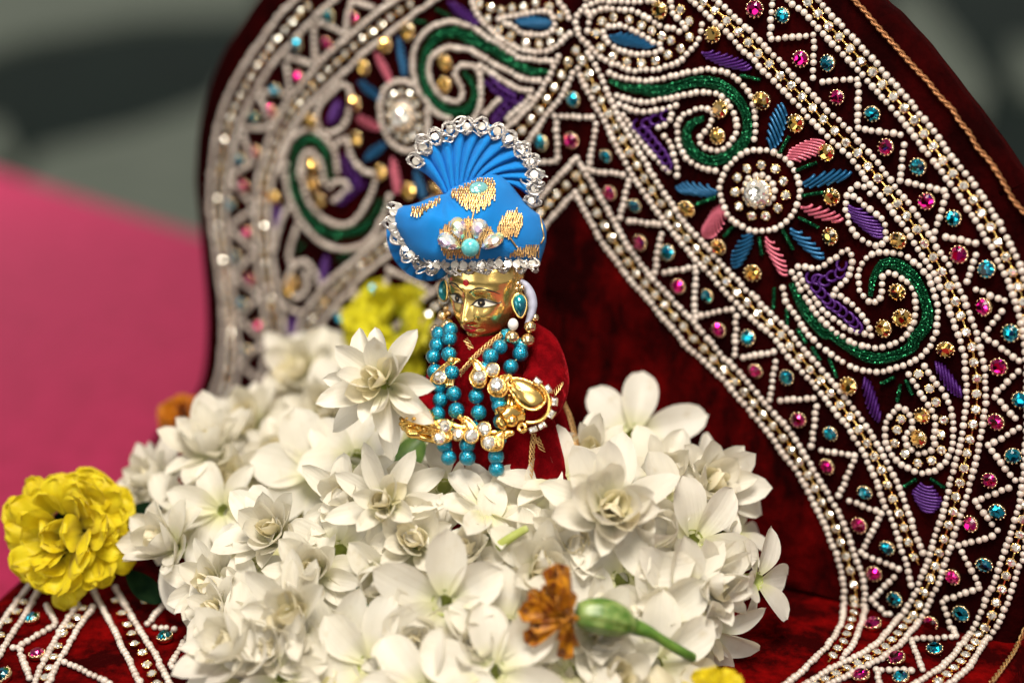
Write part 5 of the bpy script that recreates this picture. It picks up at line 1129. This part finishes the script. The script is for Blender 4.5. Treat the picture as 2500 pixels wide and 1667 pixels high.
earring('turquoise drop earring on the face\'s far side with gold balls', 'f:440,265 400,275 375,330 370,400 390,450 430,475 455,440 460,350', .4600,
        [(415, 620, .0017, .462), (340, 765, .0018, .460), (462, 715, .0021, .460), (450, 545, .0009, .463), (470, 600, .0010, .463)])

# ------------------------------------------------------------------ turban
tb_ = thing('turban', at(1170, 650, .455), 'bright blue pleated turban with silver lace and crystal flower on figurine', 'turban')
c1 = lambda x, y: (900 + x / 3.4836, 250 + y / 3.4836)
cap = smooth_path([np.array(p) for p in tr('1:215,935 270,885 340,875 430,850 530,808 640,775 700,725 800,680 900,640 1000,608 1070,602 1140,628 1210,690 1270,775 1330,850 1400,915 1455,960 1492,1030 1512,1110 1505,1210 1478,1300 1450,1375 1370,1408 1240,1420 1080,1430 880,1422 700,1412 560,1398 440,1350 340,1260 270,1150 218,1040')], 90, True)
cc0 = np.array(c1(930, 1090)); DC = .4560
def cap_h(t): return .0145 * math.sqrt(max(0, 1 - t ** 2.4))
def cap_depth(px, py):
    """distance of the turban's front at a pixel (its own domed form)"""
    v_ = np.array([px, py]) - cc0; a_ = math.atan2(v_[1], v_[0]); r_ = np.linalg.norm(v_)
    A = [math.atan2(p[1] - cc0[1], p[0] - cc0[0]) for p in cap]; i = int(np.argmin([abs((x - a_ + math.pi) % (2 * math.pi) - math.pi) for x in A])); R0 = np.linalg.norm(cap[i] - cc0)
    return DC - cap_h(min(1, r_ / R0)) - .0003
gth = np.array(c1(650, 775))
def crease(q):
    v_ = np.array(q) - gth; r_ = np.linalg.norm(v_); a_ = math.atan2(v_[1], v_[0])
    f_ = .0011 * math.exp(-r_ / 60.0) * math.sin(9 * a_ + .02 * r_) + .00035 * math.exp(-((r_ - 90) / 70.0) ** 2) * math.sin(6 * a_ + 1.0)
    return f_ + .00035 * math.sin(q[0] * .035 + q[1] * .05) * math.sin(q[1] * .03 - q[0] * .02)
mb = MB(); G = []
cap2 = smooth_path(cap, 150, True)
for t in np.linspace(.02, 1, 36):
    G.append([at(*(cc0 + (p - cc0) * t), DC - cap_h(t) - crease(cc0 + (p - cc0) * t) * min(1, 6 * (1 - t))) for p in cap2])
for t in (.96, .8, .55, .3, .02): G.append([at(*(cc0 + (p - cc0) * t), DC + .016 * math.sqrt(1 - t * t)) for p in cap2])
mb.grid(G, closed_v=True, flip=True); capo = mb.build('cap', 'cloth_blue', tb_)
def pleats(name, base, ctrl, outer, d0, d1, n, amp, nv=14, bulge=.0):
    """cloth folded in n pleats between a base curve and an outer curve"""
    B = smooth_path([np.array(c1(*p)) for p in base], n * 8 + 1); C = smooth_path([np.array(c1(*p)) for p in ctrl], n * 8 + 1); O = smooth_path([np.array(c1(*p)) for p in outer], n * 8 + 1)
    mb = MB(); G = []
    for i in range(n * 8 + 1):
        ph = (i % 8) / 8.0; saw = (ph / .78 if ph < .78 else (1 - ph) / .22); saw = math.sin(saw * math.pi / 2) if ph < .78 else saw; row = []
        sh = (outer and 0.0)
        for j in range(nv + 1):
            v_ = j / nv; q = (1 - v_) ** 2 * B[i] + 2 * v_ * (1 - v_) * C[i] + v_ ** 2 * O[i]
            row.append(at(*q, d0 + (d1 - d0) * v_ - amp * saw * (.25 + .75 * v_) - bulge * math.sin(math.pi * v_)))
        G.append(row)
    mb.grid(G); o = mb.build(name, 'cloth_blue', tb_)
    sm = o.modifiers.new('thickness', 'SOLIDIFY'); sm.thickness = .0005; sm.offset = 0
    return o
pleats('fan', [(640, 775), (690, 770), (740, 745), (790, 715), (850, 690), (920, 680), (1000, 690), (1080, 720)], [(560, 640), (640, 570), (720, 520), (800, 500), (890, 510), (980, 540), (1060, 585), (1200, 620)],
       [(410, 560), (450, 400), (560, 290), (700, 215), (850, 180), (1000, 185), (1140, 235), (1270, 330), (1380, 450), (1450, 580), (1470, 700), (1430, 860)], .4545, .4590, 11, .0042, 16, .0012)
pleats('back_fold', [(250, 1080), (310, 1220), (400, 1320), (520, 1390), (670, 1420)], [(200, 1100), (250, 1280), (350, 1390), (480, 1450), (660, 1450)],
       [(155, 1050), (160, 1180), (205, 1310), (270, 1400), (350, 1470), (450, 1512), (560, 1512), (650, 1480)], .4610, .4650, 8, .0016, 8)
# silver lace: looped metal thread with sequins
def lace(name, pts, width, d_of, nloops, messy=0.0, nseq=1):
    P = smooth_path([np.array(c1(*p)) for p in pts], nloops * 16 + 1); root = None; mb = MB(); n = len(P); seqs = []
    T = [nrm(P[min(i + 1, n - 1)] - P[max(i - 1, 0)]) for i in range(n)]; NN = [np.array([-t[1], t[0]]) for t in T]
    for s_ in (-1, 1):
        for k in range(7):
            w_ = width * (1.12 - .055 * k) * (1 + random.uniform(-.05, .05)); ph0 = random.uniform(-.25, .25) * (1 + messy)
            path = []
            for i in range(n):
                ph = i / 16 * math.pi + ph0; off = s_ * w_ * math.sin(ph) + (random.uniform(-1, 1) * messy * width * .15)
                q = P[i] + NN[i] * off; path.append(at(q[0], q[1], d_of(*P[i]) - .0013 - .0003 * math.cos(ph * 2 + k) - .00008 * k + random.uniform(-1, 1) * messy * .0003))
            mb.tube(path, .00016, 5, False)
    if messy:
        for l in range(nloops * 3):
            i = random.randrange(8, n - 8); q0 = P[i] + NN[i] * random.uniform(-width, width); r_ = random.uniform(.4, .8) * width; a0 = random.uniform(0, 6.28); el = random.uniform(.4, .9)
            for rr in (1.0, .86):
                mb.tube([at(q0[0] + r_ * rr * math.cos(a_ + a0), q0[1] + r_ * rr * el * math.sin(a_), d_of(*P[i]) - .0022 - .0010 * math.sin(a_ * 1.0)) for a_ in np.linspace(0, 6.28, 16)], .00018, 5, False)
    root = mb.build(name, 'silver_thread', tb_)
    for l in range(nloops):
        for k in range(nseq):
            i = min(n - 1, int((l + (k + .5) / nseq) * 16)); c_ = P[i] + NN[i] * random.uniform(-.1, .1) * width
            p = at(c_[0], c_[1], d_of(*P[i]) - .0019); nv = nrm(-FWD + RGT * random.gauss(0, .15) + UPV * random.gauss(.1, .15)); x_ = nrm(np.cross(UPV, nv)); y_ = np.cross(nv, x_); r_ = width * .50 * .000131
            mb = MB(); mb.lathe([(.00002, .00010), (r_ * .85, .00014), (r_, 0), (r_ * .8, -.0001), (.00002, -.0001)], 14); link('sequin', mb.mesh('sequin', 'sequin', False), root, frame(p, x_, y_, nv))
lace('silver_lace', [(270, 868), (215, 940), (205, 1030), (250, 1130), (310, 1230), (390, 1310), (470, 1360), (560, 1382), (680, 1378), (800, 1382), (920, 1385), (1040, 1380), (1160, 1372), (1280, 1375), (1380, 1375), (1440, 1360)], 21, lambda x, y: cap_depth(x, y) - .0004, 12, 0.05, 2)
lace('silver_lace', [(385, 560), (420, 450), (500, 350), (600, 275), (720, 225), (850, 200), (970, 205), (1090, 250), (1190, 305), (1290, 390), (1370, 480), (1405, 580), (1415, 690), (1400, 800), (1385, 880)], 21, lambda x, y: .4556, 13, 0.8, 1)
# gold stitched motifs
def stitched(spec, n, label=None):
    poly = [np.array(p) for p in tr(spec)]; lo = np.min(poly, axis=0); hi = np.max(poly, axis=0); mb = MB(); k = 0; y = lo[1]; row = 0
    while y < hi[1]:
        x = lo[0] + (row % 2) * 2.0
        while x < hi[0]:
            q = np.array([x, y]) + np.array([random.uniform(-.9, .9), random.uniform(-.9, .9)])
            if inside(q, poly):
                e = q + np.array([random.gauss(-1.0, .8), random.uniform(8, 12)])
                P = [at(*(q + (e - q) * t), cap_depth(*(q + (e - q) * t)) - .00025 - .00045 * math.sin(math.pi * t)) for t in (0, .5, 1)]; mb.tube(P, .00030, 5)
            x += 6.0
        y += 6.5; row += 1
    mb.build('gold_embroidery', 'gold_thread', tb_)
stitched('1:690,750 800,700 900,655 1000,625 1060,650 1090,720 1075,800 1030,860 960,895 890,905 810,870 740,810', 0)
stitched('1:350,890 430,880 520,840 600,800 620,815 560,860 490,900 430,940 370,940', 0)
stitched('1:1090,1030 1130,970 1190,915 1260,900 1310,940 1320,1010 1290,1090 1230,1130 1150,1120 1100,1080', 0)
stitched('1:600,1090 640,1030 700,1000 850,970 900,990 1000,1010 1060,1080 1080,1110 950,1230 950,1290 660,1290 610,1220', 0)
stitched('1:1190,1280 1260,1230 1340,1205 1440,1190 1460,1220 1450,1290 1330,1300 1230,1300', 0)
# crystals
def faceted_drop(spec, mat_):
    q = [np.array(p) for p in tr(spec)]; q = smooth_path(q, 14, True); c_ = np.mean(q, axis=0); d = cap_depth(*c_) - .0022; nv = -FWD
    C0 = at(*c_, d); B = [on_plane(p[0], p[1], C0, nv) for p in q]; mb = MB(); G = [[p + FWD * .0024 for p in B], B]
    for t, h in ((.78, .0011), (.48, .0018)): G.append([C0 + (p - C0) * t + nv * h for p in B])
    mb.grid(G, closed_v=True); o_ = len(mb.v); mb.f.append(tuple(range(o_ - 14, o_))); mb.mi.append(0); mb.build('crystal_petal', mat_, tb_, False)
faceted_drop('1:585,1165 610,1115 670,1105 730,1150 785,1235 720,1250 640,1240 600,1205', 'crystal_rainbow'); faceted_drop('1:690,1030 720,985 770,975 815,1010 828,1080 800,1165 740,1130 700,1085', 'crystal_rainbow')
faceted_drop('1:870,1060 890,1005 940,990 995,1010 1005,1060 970,1110 920,1165 880,1120', 'crystal_rainbow'); faceted_drop('1:960,1240 990,1160 1060,1110 1130,1110 1150,1160 1110,1215 1030,1245', 'crystal_rainbow')
mb = MB(); px, py = c1(865, 1235); mb.sphere(at(px, py, cap_depth(px, py) - .0022), .0029, 20, 14); mb.build('stone_bead', 'bead_stone', tb_)
px, py = c1(938, 738); mb = MB(); mb.sphere(at(px, py, cap_depth(px, py) - .0006), (.0030, .0018, .0024), 20, 12, (RGT, FWD, UPV)); mb.build('oval_stone', 'gem_aqua', tb_)
P = smooth_path([np.array(c1(*p)) for p in ((900, 905), (890, 950), (880, 1000))], 8); mb = MB(); mb.tube([at(*p, cap_depth(*p) - .0003) for p in P], .0003, 5); mb.build('gold_stitch', 'gold_thread', tb_)
for pts in (((1200, 1150), (1230, 1190), (1260, 1230)), ((1460, 970), (1480, 1080), (1490, 1150), (1465, 1200))):
    P = smooth_path([np.array(c1(*p)) for p in pts], 10); mb = MB(); mb.tube([at(*p, cap_depth(*p) - .0003) for p in P], .0003, 5); mb.build('gold_stitch', 'gold_thread', tb_)
